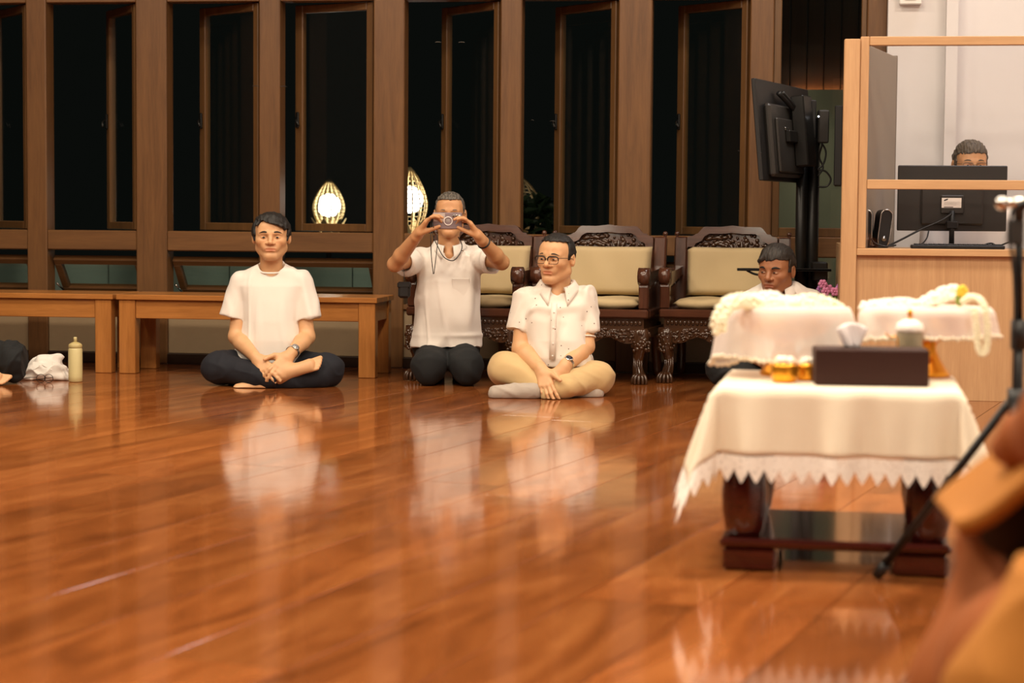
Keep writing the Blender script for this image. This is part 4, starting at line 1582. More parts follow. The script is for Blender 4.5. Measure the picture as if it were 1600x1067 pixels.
M['eye_white'] = plain('eye_white', srgb(206, 188, 170), .3)
M['iris'] = plain('iris', srgb(30, 18, 12), .15)
M['hair_black'] = hair_mat('black_hair', srgb(14, 12, 11), srgb(38, 33, 30))
M['hair_grey'] = hair_mat('greying_hair', srgb(52, 48, 44), srgb(122, 114, 104))
M['hair_dark'] = hair_mat('dark_hair', srgb(20, 16, 13), srgb(50, 42, 36))
M['hair_brown'] = hair_mat('brown_grey_hair', srgb(62, 54, 44), srgb(104, 92, 78))
M['frame_black'] = plain('black_spectacle_frame', srgb(26, 22, 20), .3)
M['frame_thin'] = plain('thin_metal_frame', srgb(120, 104, 84), .3, metal=.8)
M['lens'] = glass('spectacle_lens', (.98, .98, .98, 1), ior=1.3)


class Person:
    def __init__(s, base, name_label, cat='person'):
        s.base = Vector(base)
        s.e = empty('person', base, label=name_label, cat=cat)
        s.off = np.array(base, float)

    def J(s, px, py, D):
        return np.array(at(px, py, D)) - s.off

    def rows(s, L):
        """(py, x left, x right, half depth, D) -> trunk rows"""
        out = []
        for py, a, b, dep, D in L:
            p, q = s.J(a, py, D), s.J(b, py, D)
            out.append(((p[2] + q[2]) / 2, (p[0] + q[0]) / 2, (p[1] + q[1]) / 2, (q[0] - p[0]) / 2, dep))
        return out

    def body(s, f, H, mat, stubble=0.0, smooth_it=1):
        P, Q = f.mesh()
        P = relax(P, Q, smooth_it, .4)
        q = H.local(P)
        col = np.ones((len(P), 4))
        # lips, cheeks, beard shadow: the skin's own colouring; darker lids also paint in socket shade
        lip = np.exp(-((q[:, 0] / .025) ** 4 + ((q[:, 2] + .0635) / .0095) ** 4)) * (q[:, 1] < -.075)
        nose = np.exp(-((q[:, 0] / .02) ** 2 + ((q[:, 2] + .028) / .018) ** 2)) * (q[:, 1] < -.08)
        chk = np.exp(-(((np.abs(q[:, 0]) - .045) / .022) ** 2 + ((q[:, 2] + .03) / .022) ** 2)) * (q[:, 1] < -.03)
        bd = np.exp(-((q[:, 0] / .05) ** 4 + ((q[:, 2] + .078) / .03) ** 4)) * (q[:, 1] < -.04) * (1 - lip)
        lids = np.exp(-(((np.abs(q[:, 0]) - .031) / .018) ** 4 + ((q[:, 2] - .006) / .010) ** 4)) * (q[:, 1] < -.05)
        def mul(w, c):
            for i in range(3): col[:, i] *= 1 - w * (1 - c[i])
        mul(lip, (.80, .50, .50)); mul(nose * .5, (.98, .86, .82)); mul(chk * .5, (1, .86, .8)); mul(bd * stubble, (.62, .62, .64)); mul(lids * .55, (.75, .65, .6))
        o = link_mesh('body', np_mesh('body', P, Q, mat, col), s.e)
        return o

    def cloth(s, name, f, mat, folds=(), label=None, it=2):
        P, Q = f.mesh()
        P = relax(P, Q, it, .5)
        if folds:
            nn = vnormals(P, Q)
            for fn in folds:
                P = P + nn * fn(P)[:, None]
            P = relax(P, Q, 1, .4)
        P[:, 2] = np.maximum(P[:, 2], .0015)
        o = link_mesh(name, np_mesh(name, P, Q, mat), s.e)
        if label: o['label'] = label
        return o

    def hair(s, H, mat, **kw):
        P, Q = hair_mesh(H, **kw)
        return link_mesh('hair', np_mesh('hair', P, Q, mat), s.e)

    def face(s, H, brow_mat, gaze=(0, 0), brow_t=.0040, brow_y=.026, slant=0.0, open_=1.0):
        Rm = Matrix([list(r) for r in H.R])
        for sg in (-1, 1):
            c = H.p(sg * .031, -.0790, -.001)
            mb = MB().ball((0, 0, 0), (.0128 * H.s, .0110 * H.s, .0042 * H.s * open_), 14, 10)
            e_ = mb.build('eye', M['eye_white'], s.e)
            e_.matrix_local = Matrix.Translation(Vector(c)) @ Rm.to_4x4()
            ir = MB().ball((gaze[0] * .006, -.0082 * H.s, gaze[1] * .003), (.0068 * H.s, .0042 * H.s, .0050 * H.s * open_), 12, 8).build('iris', M['iris'], e_)
            # upper lid line
            pts = []
            for k in range(7):
                t = k / 6
                x = sg * (.015 + .033 * t)
                pts.append(H.p(x, -.0905 + .009 * t * t, .0035 + .003 * math.sin(math.pi * t) * open_))
            MB().tube(pts, [.0008, .0015, .0018, .0018, .0018, .0016, .0009], 6).build('eyelid_line', brow_mat, e_).matrix_parent_inverse = e_.matrix_local.inverted()
            pts = []
            for k in range(9):
                t = k / 8
                x = sg * (.012 + .042 * t)
                pts.append(H.p(x, -.0940 + .018 * t * t, brow_y - .004 + .006 * math.sin(math.pi * min(1, t * 1.1)) + slant * (t - .5)))
            b_ = MB().tube(pts, [brow_t * q for q in (.6, .95, 1.1, 1.1, 1.05, .95, .8, .6, .3)], 8).build('eyebrow', brow_mat, s.e)

    def spectacles(s, H, mat, lw=.026, lh=.018, half_rim=False, r=.0016, z=-.002, y=-.107):
        g = MB()
        for sg in (-1, 1):
            cx = sg * .033
            loop = []
            for k in range(28):
                a = 2 * math.pi * k / 28
                ca, sa = math.cos(a), math.sin(a)
                qx = math.copysign(abs(ca) ** .55, ca) * lw; qz = math.copysign(abs(sa) ** .6, sa) * lh
                loop.append(H.p(cx + qx, y + .10 * (cx + qx) ** 2 * 8, z + qz))
            g.tube(loop, r, 6, closed=True)
            if half_rim:
                top = [p for p in loop[0:15]]
                g.tube(top, r * 2.3, 6)
            ear = [H.p(sg * (.033 + lw), y + .008, z + lh * .55), H.p(sg * .074, -.06, z + lh * .5), H.p(sg * .083, -.01, z + lh * .3), H.p(sg * .084, .012, -.006), H.p(sg * .082, .024, -.03)]
            g.tube(bez(ear, 5), r * 1.2, 6)
        g.tube(bez([H.p(-.0075, y + .001, z + .004), H.p(0, y - .004, z + .008), H.p(.0075, y + .001, z + .004)], 4), r, 6)
        o = g.build('spectacles', mat, s.e)
        for sg in (-1, 1):
            ln = MB()
            cx = sg * .033
            v = [H.p(cx, y + .002, z)]
            for k in range(28):
                a = 2 * math.pi * k / 28
                ca, sa = math.cos(a), math.sin(a)
                qx = math.copysign(abs(ca) ** .55, ca) * lw; qz = math.copysign(abs(sa) ** .6, sa) * lh
                v.append(H.p(cx + qx, y + .10 * (cx + qx) ** 2 * 8, z + qz))
            ln.add(v, [(0, 1 + k, 1 + (k + 1) % 28) for k in range(28)], True)
            ln.build('lens', M['lens'], o)
        return o

    def watch(s, W, axis, out, dial, band=None, r=.031, case=.019, name='wristwatch'):
        """band round the wrist at W (axis = forearm direction), case towards out"""
        ax = Vector(axis).normalized(); ou = Vector(out); ou = (ou - ax * ou.dot(ax)).normalized(); sd = ax.cross(ou)
        T = Matrix((( sd.x, ax.x, ou.x, W[0]), (sd.y, ax.y, ou.y, W[1]), (sd.z, ax.z, ou.z, W[2]), (0, 0, 0, 1)))
        P = []
        for k in range(32):
            a = 2 * math.pi * k / 32
            x, z = math.sin(a), math.cos(a)
            P.append([(x * rr, y, z * rr) for rr, y in ((r, -.008), (r + .003, -.008), (r + .003, .008), (r, .008), (r, -.008))])
        mb = MB().grid(P, 32, 5, closed_u=True, M=T, sm=False)
        o = mb.build(name, band or M['steel'], s.e)
        C = T @ Matrix.Translation((0, 0, r + .001))
        MB().lathe([(case * .6, 0), (case, .001), (case, .007), (case * .86, .009)], 24, M=C).build('case', M['silver'], o)
        MB().lathe([(0.0001, .0088), (case * .82, .0088), (case * .82, .0096), (.0001, .0096)], 24, M=C).build('dial', dial, o)
        mk = MB()
        for k in range(12):
            a = k * math.pi / 6
            mk.box((-.0005, case * .6, .0096), (.0005, case * .75, .0102), 0, C @ Matrix.Rotation(a, 4, 'Z'))
        mk.box((-.0006, 0, .0098), (.0006, case * .6, .0104), 0, C @ Matrix.Rotation(.6, 4, 'Z')).box((-.0008, 0, .0098), (.0008, case * .42, .0104), 0, C @ Matrix.Rotation(-1.2, 4, 'Z'))
        mk.build('dial_marks', M['silver'], o)
        return o

    def collar(s, ctr, rx, ry, h, mat, gap=.5, spread=.03, point=.035, name='collar', drop=.0, yaw=0.0, lift=.0):
        """turned-down shirt collar: opens at the front (-y) with two points"""
        P = []
        n = 40
        c = np.array(ctr, float)
        for i in range(n + 1):
            t = i / n
            a = -math.pi / 2 + gap / 2 + t * (2 * math.pi - gap)      # from right of front all round
            a += yaw
            fr = max(0, math.cos(a + math.pi / 2 - yaw))            # 1 at the front
            row = []
            dz = -drop * fr
            for j in range(6):
                u = j / 5
                if u < .3:
                    rr = 1.0 + .02 * u; z = h * (u / .3) * .5 + dz + lift * (1 - fr)
                    ex = 0
                else:
                    w = (u - .3) / .7
                    ex = (.006 + w * spread) + fr ** 6 * point * .25 * w
                    z = h * .5 - w * (h * .95 + fr ** 4 * point) + dz + lift * (1 - fr)
                row.append((c[0] + (rx + ex) * math.cos(a), c[1] + (ry + ex) * math.sin(a), c[2] + z))
            P.append(row)
        o = MB().grid(P, n + 1, 6).build(name, mat, s.e)
        solidify(o, .003, 0)
        return o


def skin_limb(f, S, E, Wr, rs=.047, re=.038, rw=.027, k=.015):
    f.add(rc(S, E, rs, re), k)
    mid = E + (Wr - E) * .3
    f.add(rc(E, mid, re, re * 1.05), k)
    f.add(rc(mid, Wr, re * 1.05, rw), k)
# ================================================================== the people in the hall
M['skin_a'] = skin_mat('skin_light_tan', srgb(212, 164, 120))
M['skin_b'] = skin_mat('skin_tan', srgb(200, 148, 104))
M['skin_c'] = skin_mat('skin_brown', srgb(156, 106, 74))
M['white_tee'] = cloth_mat('white_cotton', srgb(229, 221, 212))
M['white_polo'] = cloth_mat('white_knit', srgb(228, 220, 211), weave=.2)
M['dot_shirt'] = cloth_mat('white_dotted_cotton', srgb(228, 218, 206), dots=srgb(92, 66, 58))
M['navy'] = cloth_mat('navy_trousers', srgb(17, 19, 29), noise=.1, sheen=0)
M['black_trousers'] = cloth_mat('black_trousers', srgb(16, 18, 20), noise=.1, sheen=0)
M['khaki'] = cloth_mat('khaki_trousers', srgb(198, 168, 120), noise=.04)
M['sock'] = cloth_mat('grey_socks', srgb(170, 158, 146), noise=.06)


def foldset(seed, amp=.004, f=34, sq=(1, 1, .45)):
    return [lambda P: wave(P, seed, f * .7, amp * .8, 6, sq), lambda P: crease(P, seed + 9, f * .55, amp * 2.2, sq), lambda P: crease(P, seed + 19, f * 1.0, amp * .9, sq)]


# ------------------------------------------------------------------ man in a white crew neck shirt
def man_one():
    D = 10.08
    b = floor_pt(425, 600); b.y = 10.05; b.x = at(425, 600, 10.05).x
    p = Person((b.x, b.y, 0), 'seated man in plain white crew neck shirt and navy trousers', 'person')
    J = p.J
    H = Head(J(424, 369.5, D), rot(4, 2, 0), .97, 1.13, 1.08)
    lo, hi = V(-.40, -.42, 0), V(.40, .22, .92)
    f = Field(lo, hi, .003)
    add_head(f, H, 1.05)
    f.add(rc(J(424, 392, D + .02), J(424, 432, D + .05), .054, .060), .03)
    f.add(ell(J(424, 445, D + .06), (.15, .085, .05)), .04)
    f.add(stack(p.rows([(440, 385, 463, .09, D + .05), (500, 388, 460, .10, D + .05), (575, 385, 463, .11, D + .08)])), .03)
    SL, EL, WL = J(379, 442, D + .04), J(369, 526, D - .02), J(401, 560, D - .21)
    SR, ER, WR = J(470, 442, D + .04), J(480, 526, D - .02), J(452, 555, D - .21)
    skin_limb(f, SL, EL, WL, .040, .039); skin_limb(f, SR, ER, WR, .040, .039)
    # hands resting one against the other
    hand(f, WL, J(428, 590, D - .30) - WL, V(.3, .75, -.5), 1, curl=(.15, .35, .25), thumb=(.1, .5), s=.98)
    hand(f, WR, J(424, 588, D - .30) - WR, V(-.2, .8, -.4), -1, curls=[(.1, .5, .3), (.15, .5, .3), (.2, .5, .3), (.25, .5, .3)], thumb=(-.1, .6), s=.98)
    # bare feet
    foot(f, J(441, 584, D - .24), J(497, 560, D - .25), V(-.1, -.7, .6), big=-1, s=.95)
    foot(f, J(412, 601, D - .22), J(356, 602, D - .23), V(0, -.25, .9), big=-1, s=.9)
    p.body(f, H, M['skin_a'], stubble=.25)
    # shirt
    f = Field(lo - .05, hi, .0045)
    f.add(stack(p.rows([(411, 404, 446, .062, D + .035), (416, 396, 453, .075, D + .04), (424, 382, 468, .09, D + .045), (434, 371, 478, .10, D + .045), (446, 368, 481, .11, D + .04),
                        (470, 376, 472, .12, D + .03), (500, 379, 468, .13, D + .02), (530, 373, 474, .14, D + .02), (556, 366, 480, .15, D + .03), (566, 366, 480, .15, D + .04)])), 0)
    for S_, E_, a, q in ((SL, EL, 379, (362, 497)), (SR, ER, 470, (483, 499))):
        c = J(*q, D + .01)
        ax = c - S_; ax /= np.linalg.norm(ax)
        f.add(rc(S_ + V(0, 0, -.005), c + ax * .05 + V(.006 if q[0] < 420 else -.006, 0, 0), .066, .072, cut=(c, ax)), .014)
    f.cut(rc(J(424, 380, D + .0), J(424, 412, D + .005), .060, .066), .004)
    f.cut(rc(J(424, 400, D - .05), J(424, 420, D - .06), .052, .040), .006)
    # hollow cuffs
    for E_, q, s_ in ((EL, (362, 497), -1), (ER, (483, 499), 1)):
        c = J(*q, D + .01)
        f.cut(rc(c + V(0, 0, -.035), c + V(0, 0, -.08), .050, .052), .003)
    p.cloth('shirt', f, M['white_tee'], foldset(3, .0052, 26, (1, 1, .35)))
    n = 40
    pts = []
    for k in range(n):
        a = 2 * math.pi * k / n
        c = J(424, 417, D + .020)
        pts.append((c[0] + .071 * math.cos(a), c[1] + .071 * math.sin(a), c[2] + .036 * math.sin(a) - .006 * math.cos(2 * a)))
    MB().tube(pts, .0055, 8, closed=True).build('neckband', M['white_tee'], p.e)
    # trousers
    f = Field(V(-.42, -.42, -.01), V(.42, .26, .32), .0045)
    f.add(ell(J(424, 578, D + .08), (.18, .15, .10)), 0)
    KL, KR = J(341, 574, D - .10), J(512, 578, D - .10)
    f.add(rc(J(395, 574, D + .05), KL, .098, .078), .03)
    f.add(rc(J(455, 576, D + .05), KR, .098, .078), .03)
    f.add(rc(KL, J(400, 585, D - .20), .076, .064), .03)
    f.add(rc(J(400, 585, D - .20), J(436, 592, D - .24), .064, .050, cut=(J(433, 590, D - .24), V(1, 0, -.1))), .02)
    f.add(rc(KR, J(455, 594, D - .19), .074, .058), .03)
    f.add(rc(J(455, 594, D - .19), J(425, 601, D - .2), .055, .040), .02)
    f.add(rc(J(470, 590, D - .17), J(500, 590, D - .15), .05, .055), .03)
    p.cloth('trousers', f, M['navy'], foldset(14, .003, 26, (1, 1, 1)))
    p.hair(H, M['hair_black'], z0=.074, slope=-.30, temple=-.040, thick=.017, top=.018, seed=2, side=.006, wob=.003, rough=.0026,
           fringe=[((-.02, -.05, .100), (.05, -.085, .060), .016, .010), ((.01, -.055, .100), (.064, -.062, .042), .016, .009), ((-.03, -.05, .098), (.028, -.094, .070), .014, .007),
                   ((-.035, -.04, .096), (-.065, -.065, .062), .015, .008)])
    p.face(H, M['hair_black'], brow_y=.026, slant=-.004)
    p.watch(WR * .82 + ER * .18, WR - ER, V(.35, -.75, .55), plain('silver_dial', srgb(170, 172, 176), .25, metal=.4))
    return p


# ------------------------------------------------------------------ kneeling man with a phone
def man_two():
    D = 10.27
    b = at(700, 600, D)
    p = Person((b.x, D - .1, 0), 'kneeling man in white polo shirt holding a phone up before his face', 'person')
    J = p.J
    H = Head(J(703, 334, D - .02), rot(-2, 3, 0), .95, 1.0, .95)
    lo, hi = V(-.42, -.56, 0), V(.42, .28, 1.0)
    f = Field(lo, hi, .003)
    add_head(f, H)
    f.add(rc(J(702, 355, D), J(700, 392, D + .03), .052, .058), .03)
    f.add(ell(J(700, 406, D + .03), (.13, .075, .045)), .04)
    f.add(rc(J(702, 380, D - .02), J(701, 400, D - .05), .034, .026), .02)
    f.add(stack(p.rows([(400, 665, 737, .09, D + .03), (470, 665, 737, .10, D + .03), (540, 665, 737, .11, D + .05)])), .03)
    SL, EL, WL = J(657, 400, D + .02), J(617, 413, D - .22), J(653, 366, D - .40)
    SR, ER, WR = J(746, 400, D + .02), J(784, 410, D - .22), J(749, 371, D - .40)
    skin_limb(f, SL - V(0, 0, .012), EL, WL, .034, .037, .027); skin_limb(f, SR - V(0, 0, .012), ER, WR, .034, .037, .027)
    PH = D - .43
    tl = hand(f, WL, J(672, 337, PH - .01) - WL, V(.9, -.1, -.35), -1, curls=[(.25, .5, .5), (.35, .6, .5), (.5, .8, .6), (.6, .9, .6)], thumb_dir=J(681, 358, PH + .02) - WL, thumb=(0, .15), s=.97)
    tr = hand(f, WR, J(727, 336, PH - .01) - WR, V(-.9, -.1, -.35), 1, curls=[(.25, .5, .5), (.35, .6, .5), (.5, .8, .6), (.6, .9, .6)], thumb_dir=J(718, 359, PH + .02) - WR, thumb=(0, .15), s=.97)
    p.body(f, H, M['skin_b'])
    f = Field(lo - .05, hi, .0045)
    f.add(stack(p.rows([(378, 682, 722, .062, D + .01), (384, 674, 728, .075, D + .02), (391, 660, 744, .09, D + .025), (400, 648, 754, .10, D + .02), (412, 645, 756, .11, D + .02),
                        (440, 650, 751, .12, D), (480, 651, 749, .125, D - .01), (510, 647, 751, .13, D - .01), (536, 643, 753, .14, D - .01), (541, 643, 753, .14, D - .01)])), 0)
    for S_, E_ in ((SL, EL), (SR, ER)):
        c = S_ + (E_ - S_) * .66
        ax = (E_ - S_) / np.linalg.norm(E_ - S_)
        f.add(rc(S_ - V(0, 0, .012), c + ax * .05 - V(0, 0, .018), .066, .062, cut=(c, ax)), .016)
        f.cut(rc(c - ax * .02 - V(0, 0, .006), c + ax * .08 - V(0, 0, .01), .046, .050), .003)
    f.cut(rc(J(702, 350, D - .02), J(701, 384, D - .02), .054, .060), .004)
    f.cut(rc(J(702, 370, D - .075), J(701, 396, D - .095), .046, .010), .004)
    p.cloth('polo_shirt', f, M['white_polo'], foldset(23, .0062, 28, (1, 1, .35)) + [lambda P: .007 * np.exp(-((P[:, 2] - .25) / .012) ** 2) * (np.sin(P[:, 0] * 14) * .4 + .6)])
    p.collar(J(701.5, 384, D - .004), .066, .068, .036, M['white_polo'], gap=.62, spread=.020, point=.05, drop=.012, lift=.012)
    q = J(720, 447, D - .1135)
    pk = MB().box((q[0] - .045, q[1] - .003, q[2] - .09), (q[0] + .045, q[1] + .02, q[2] + .04), .003)
    pk.build('pocket', M['white_polo'], p.e)
    # trousers, kneeling, sitting on the heels
    f = Field(V(-.34, -.45, -.01), V(.34, .46, .36), .0045)
    f.add(ell(J(698, 545, D + .04), (.175, .115, .11)), 0)
    for x0, x1, x2 in ((682, 671, 676), (716, 729, 722)):
        f.add(rc(J(x0, 548, D + .02), J(x1, 572, D - .19), .098, .088), .02)
        f.add(rc(J(x1, 574, D - .19), J(x1, 584, D - .21), .086, .060), .02)
        f.add(rc(J(x1, 584, D - .2), J(x2, 588, D + .25), .056, .05), .02)
    f.cut(rc(J(700, 560, D - .42), J(700, 612, D - .22), .014, .04), .05)
    p.cloth('trousers', f, M['black_trousers'], foldset(33, .0025, 26, (1, 1, 1)))
    for x2 in (676, 722):
        f = Field(V(-.3, .1, -.01), V(.3, .6, .2), .005)
        foot(f, J(x2, 584, D + .26), J(x2, 590, D + .46), V(0, -.1, -.9), s=.9, toes=False)
        p.cloth('sock', f, M['black_trousers'])
    p.hair(H, M['hair_grey'], z0=.080, slope=0, temple=-.045, thick=.008, top=.010, seed=4, wob=.002, rough=.0018)
    p.face(H, M['hair_grey'], brow_y=.024, brow_t=.0028, open_=.7, gaze=(0, -.8))
    p.spectacles(H, M['frame_thin'], .025, .017, r=.0013, z=-.004)
    n = 24
    W2 = WR * .8 + ER * .2
    ax = Vector(WR - ER).normalized()
    u = ax.orthogonal().normalized(); w = ax.cross(u)
    MB().tube([Vector(W2) + (u * math.cos(2 * math.pi * k / n) + w * math.sin(2 * math.pi * k / n)) * .0315 for k in range(n)], .0045, 8, closed=True).build('bracelet', M['black_plastic'], p.e)
    # the phone and its straps
    ph0 = at(699, 345, PH)
    ph = empty('phone', ph0, label='silver phone in clear case held up by the kneeling man', cat='phone')
    wv = (at(722, 345, PH) - at(676, 345, PH)).length / 2; hv = (at(699, 332, PH) - at(699, 358, PH)).length / 2
    MB().box((-wv, -.005, -hv), (wv, .005, hv), .004).build('case', plain('lilac_grey_case', srgb(134, 118, 122), .3, noise=.05), ph)
    MB().box((-wv + .004, -.0058, -.004), (-.012, -.005, hv - .004), .0006).build('pale_plate', plain('pale_plate', srgb(186, 172, 166), .35), ph)
    MB().tube([(.004 + .020 * math.cos(2 * math.pi * k / 32), -.006, -.001 + .020 * math.sin(2 * math.pi * k / 32)) for k in range(32)], .0022, 8, closed=True).build('charging_ring', plain('white_ring', srgb(236, 228, 222), .4), ph)
    MB().box((-.006, -.0062, -.006), (.012, -.005, .010), .001).build('emblem', plain('grey_emblem', srgb(150, 142, 140), .4), ph)
    for k, x in enumerate((.030, .046, .060)):
        ln = MB().lathe([(.0065, 0), (.0065, .004), (.0052, .0045)], 16, M=Matrix.Translation((x, -.005, hv - .016)) @ Matrix.Rotation(R(90), 4, 'X')).build('camera_lens', M['silver'], ph)
        MB().lathe([(.0001, .0046), (.0042, .0046), (.0042, .0052), (.0001, .0052)], 12, M=Matrix.Translation((x, -.005, hv - .016)) @ Matrix.Rotation(R(90), 4, 'X')).build('lens_glass', M['black_plastic'] if k < 2 else M['white_metal'], ln)
    o = np.array(ph0)
    def S3(pts, r=.0022):
        return MB().tube(bez([Vector(np.array(at(*q)) - o) for q in pts], 8), r, 6)
    S3([(676, 337, PH - .005), (673, 350, PH - .01), (673, 372, D - .2), (674, 400, D - .16), (677, 428, D - .15)]).build('strap', M['black_plastic'], ph)
    S3([(675, 340, PH - .005), (678, 358, PH), (684, 370, D - .15), (682, 395, D - .15), (678, 428, D - .15)]).build('strap', M['black_plastic'], ph)
    S3([(676, 345, PH), (676, 366, D - .1), (684, 385, D - .12), (694, 402, D - .145), (708, 407, D - .15), (718, 397, D - .13), (722, 384, D - .08), (716, 370, D - .03)], .0026).build('neck_strap', M['black_plastic'], ph)
    b2 = MB().ball(Vector(np.array(at(723, 391, D - .12)) - o), .006, 8, 6)
    b2.build('strap_bead', M['steel'], ph)
    # little pouch on a thin cord from his hand
    q0 = at(632, 452, D - .2)
    pc = empty('pouch', q0, label='small black pouch hanging on a cord from the kneeling man\'s raised hand', cat='pouch')
    MB().box((-.032, -.018, -.045), (.030, .018, .035), .012).box((-.036, -.02, .005), (.034, .02, .038), .008).build('case', M['black_plastic'], pc)
    MB().tube(bez([Vector((0, 0, .03)), Vector(at(631, 400, D - .2) - q0), Vector(at(640, 380, D - .33) - q0), Vector(at(655, 362, D - .42) - q0)], 6), .0015, 6).build('cord', M['black_plastic'], pc)
    return p


# ------------------------------------------------------------------ man in spectacles
def man_three():
    D = 9.66
    b = at(862, 620, D)
    p = Person((b.x, D - .05, 0), 'seated man in spectacles, dotted white shirt, beige trousers and grey socks', 'person')
    J = p.J
    H = Head(J(869, 403, D - .02), rot(-27, 3, 2), 1.0, 1.02, 1.10)
    lo, hi = V(-.40, -.48, 0), V(.40, .26, .92)
    f = Field(lo, hi, .003)
    add_head(f, H, 1.15)
    f.add(rc(J(872, 425, D + .01), J(871, 462, D + .04), .060, .066), .03)
    f.add(ell(J(868, 470, D + .05), (.15, .09, .05)), .04)
    f.add(rc(J(869, 440, D - .01), J(867, 470, D - .045), .040, .030), .02)
    f.add(stack(p.rows([(465, 828, 906, .09, D + .05), (520, 828, 906, .10, D + .04), (590, 828, 906, .12, D + .06)])), .03)
    SL, EL, WL = J(822, 466, D + .02), J(814, 545, D - .04), J(846, 578, D - .22)
    SR, ER, WR = J(912, 464, D + .02), J(915, 541, D - .04), J(881, 574, D - .22)
    skin_limb(f, SL, EL, WL, .05, .043, .029); skin_limb(f, SR, ER, WR, .05, .043, .029)
    hand(f, WL, J(858, 618, D - .31) - WL, V(.25, .8, -.2), 1, curls=[(.1, .35, .3), (.12, .35, .3), (.15, .4, .3), (.2, .4, .3)], thumb_dir=J(872, 590, D - .33) - WL, thumb=(0, .1), s=1.02)
    hand(f, WR, J(868, 616, D - .275) - WR, V(-.2, .8, -.2), -1, curls=[(.1, .4, .3), (.12, .4, .3), (.15, .4, .3), (.2, .45, .3)], thumb=(.2, .5), s=1.0)
    p.body(f, H, M['skin_a'], stubble=.15)
    f = Field(lo - .05, hi, .0045)
    f.add(stack(p.rows([(440, 848, 897, .070, D + .035), (447, 838, 905, .082, D + .04), (454, 824, 916, .095, D + .04), (463, 813, 925, .11, D + .035), (476, 810, 928, .12, D + .03),
                        (500, 818, 917, .135, D + .01), (530, 822, 918, .15, D - .005), (556, 822, 925, .16, D - .005), (570, 824, 926, .16, D)])), 0)
    for S_, q in ((SL, (812, 517)), (SR, (916, 519))):
        c = J(*q, D - .005)
        ax = c - S_; ax /= np.linalg.norm(ax)
        f.add(rc(S_ + V(0, 0, -.005), c + ax * .05, .068, .066, cut=(c, ax)), .012)
        f.cut(rc(c + ax * .040, c + ax * .08, .052, .054), .003)
    f.cut(rc(J(871, 410, D), J(871, 446, D + .005), .062, .068), .004)
    f.cut(rc(J(868, 438, D - .085), J(866, 468, D - .105), .058, .012), .004)
    p.cloth('shirt', f, M['dot_shirt'], foldset(43, .0062, 30, (1, 1, .6)))
    p.collar(J(871, 447, D + .012), .074, .078, .044, M['dot_shirt'], gap=.80, spread=.028, point=.075, drop=.022, lift=.014)
    # button band and pocket
    pb = MB()
    rows = [(474, 866), (500, 865), (530, 864), (562, 863)]
    P = []
    for y, x in rows:
        dd = D - .005 - (.135 if y < 485 else .150 if y < 510 else .162 if y < 540 else .166)
        P.append([J(x - 5, y, dd - .002), J(x, y, dd - .006), J(x + 5, y, dd - .002)])
    o = pb.grid(P, 4, 3).build('button_band', M['dot_shirt'], p.e)
    solidify(o, .002, 0)
    for y, x in ((488, 865.5), (512, 864.8), (537, 864), (556, 863.3)):
        c = J(x, y, D - .005 - np.interp(y, [474, 500, 530, 562], [.135, .150, .162, .166]) - .009)
        MB().ball(c, (.0045, .002, .0045), 10, 6).build('button', M['white_metal'], o)
    f = Field(V(-.42, -.50, -.01), V(.42, .30, .34), .0045)
    f.add(ell(J(866, 590, D + .04), (.18, .16, .11)), 0)
    KL, KR = J(790, 577, D - .10), J(933, 590, D - .10)
    f.add(rc(J(840, 585, D + .02), KL, .100, .082), .03)
    f.add(rc(J(892, 586, D + .02), KR, .100, .080), .03)
    f.add(rc(KL, J(852, 603, D - .2), .078, .055), .03)
    f.add(rc(J(840, 603, D - .2), J(868, 608, D - .2), .052, .046), .03)
    f.add(rc(KR, J(880, 604, D - .24), .074, .058), .03)
    f.add(rc(J(885, 603, D - .24), J(848, 615, D - .25), .056, .034, cut=(J(849, 616, D - .25), V(-1, 0, 0))), .02)
    p.cloth('trousers', f, M['khaki'], foldset(54, .0035, 28, (1, 1, 1)))
    f = Field(V(-.42, -.50, -.01), V(.42, .2, .2), .004)
    f.add(rc(J(835, 611, D - .24), J(776, 613, D - .24), .044, .036), .02)
    f.add(rc(J(790, 616, D - .24), J(772, 616, D - .24), .030, .026), .02)
    p.cloth('sock', f, M['sock'], foldset(64, .0015, 60, (1, 1, 1)))
    f = Field(V(-.42, -.50, -.01), V(.42, .2, .2), .004)
    f.add(rc(J(870, 614, D - .14), J(928, 613, D - .14), .040, .038), .02)
    f.add(rc(J(920, 616, D - .14), J(934, 615, D - .14), .032, .030), .02)
    p.cloth('sock', f, M['sock'], foldset(64, .0015, 60, (1, 1, 1)))
    p.hair(H, M['hair_black'], z0=.086, slope=0.0, temple=-.030, thick=.011, top=.006, seed=6, wob=.002, rough=.0018)
    p.face(H, M['hair_black'], brow_y=.025, brow_t=.003, slant=-.004, gaze=(-.5, 0), open_=.8)
    p.spectacles(H, M['frame_black'], .027, .018, True, r=.0014, z=-.003)
    p.watch(WR * .84 + ER * .16, WR - ER, V(.05, -.75, .65), plain('dark_blue_dial', srgb(28, 34, 52), .2))
    # white cord round the upper arm
    W2 = SR + (ER - SR) * .82
    ax = Vector(ER - SR).normalized(); u = ax.orthogonal().normalized(); w = ax.cross(u)
    MB().tube([Vector(W2) + (u * math.cos(2 * math.pi * k / 24) + w * math.sin(2 * math.pi * k / 24)) * .049 for k in range(24)], .004, 6, closed=True).build('arm_cord', M['white_tee'], p.e)
    return p


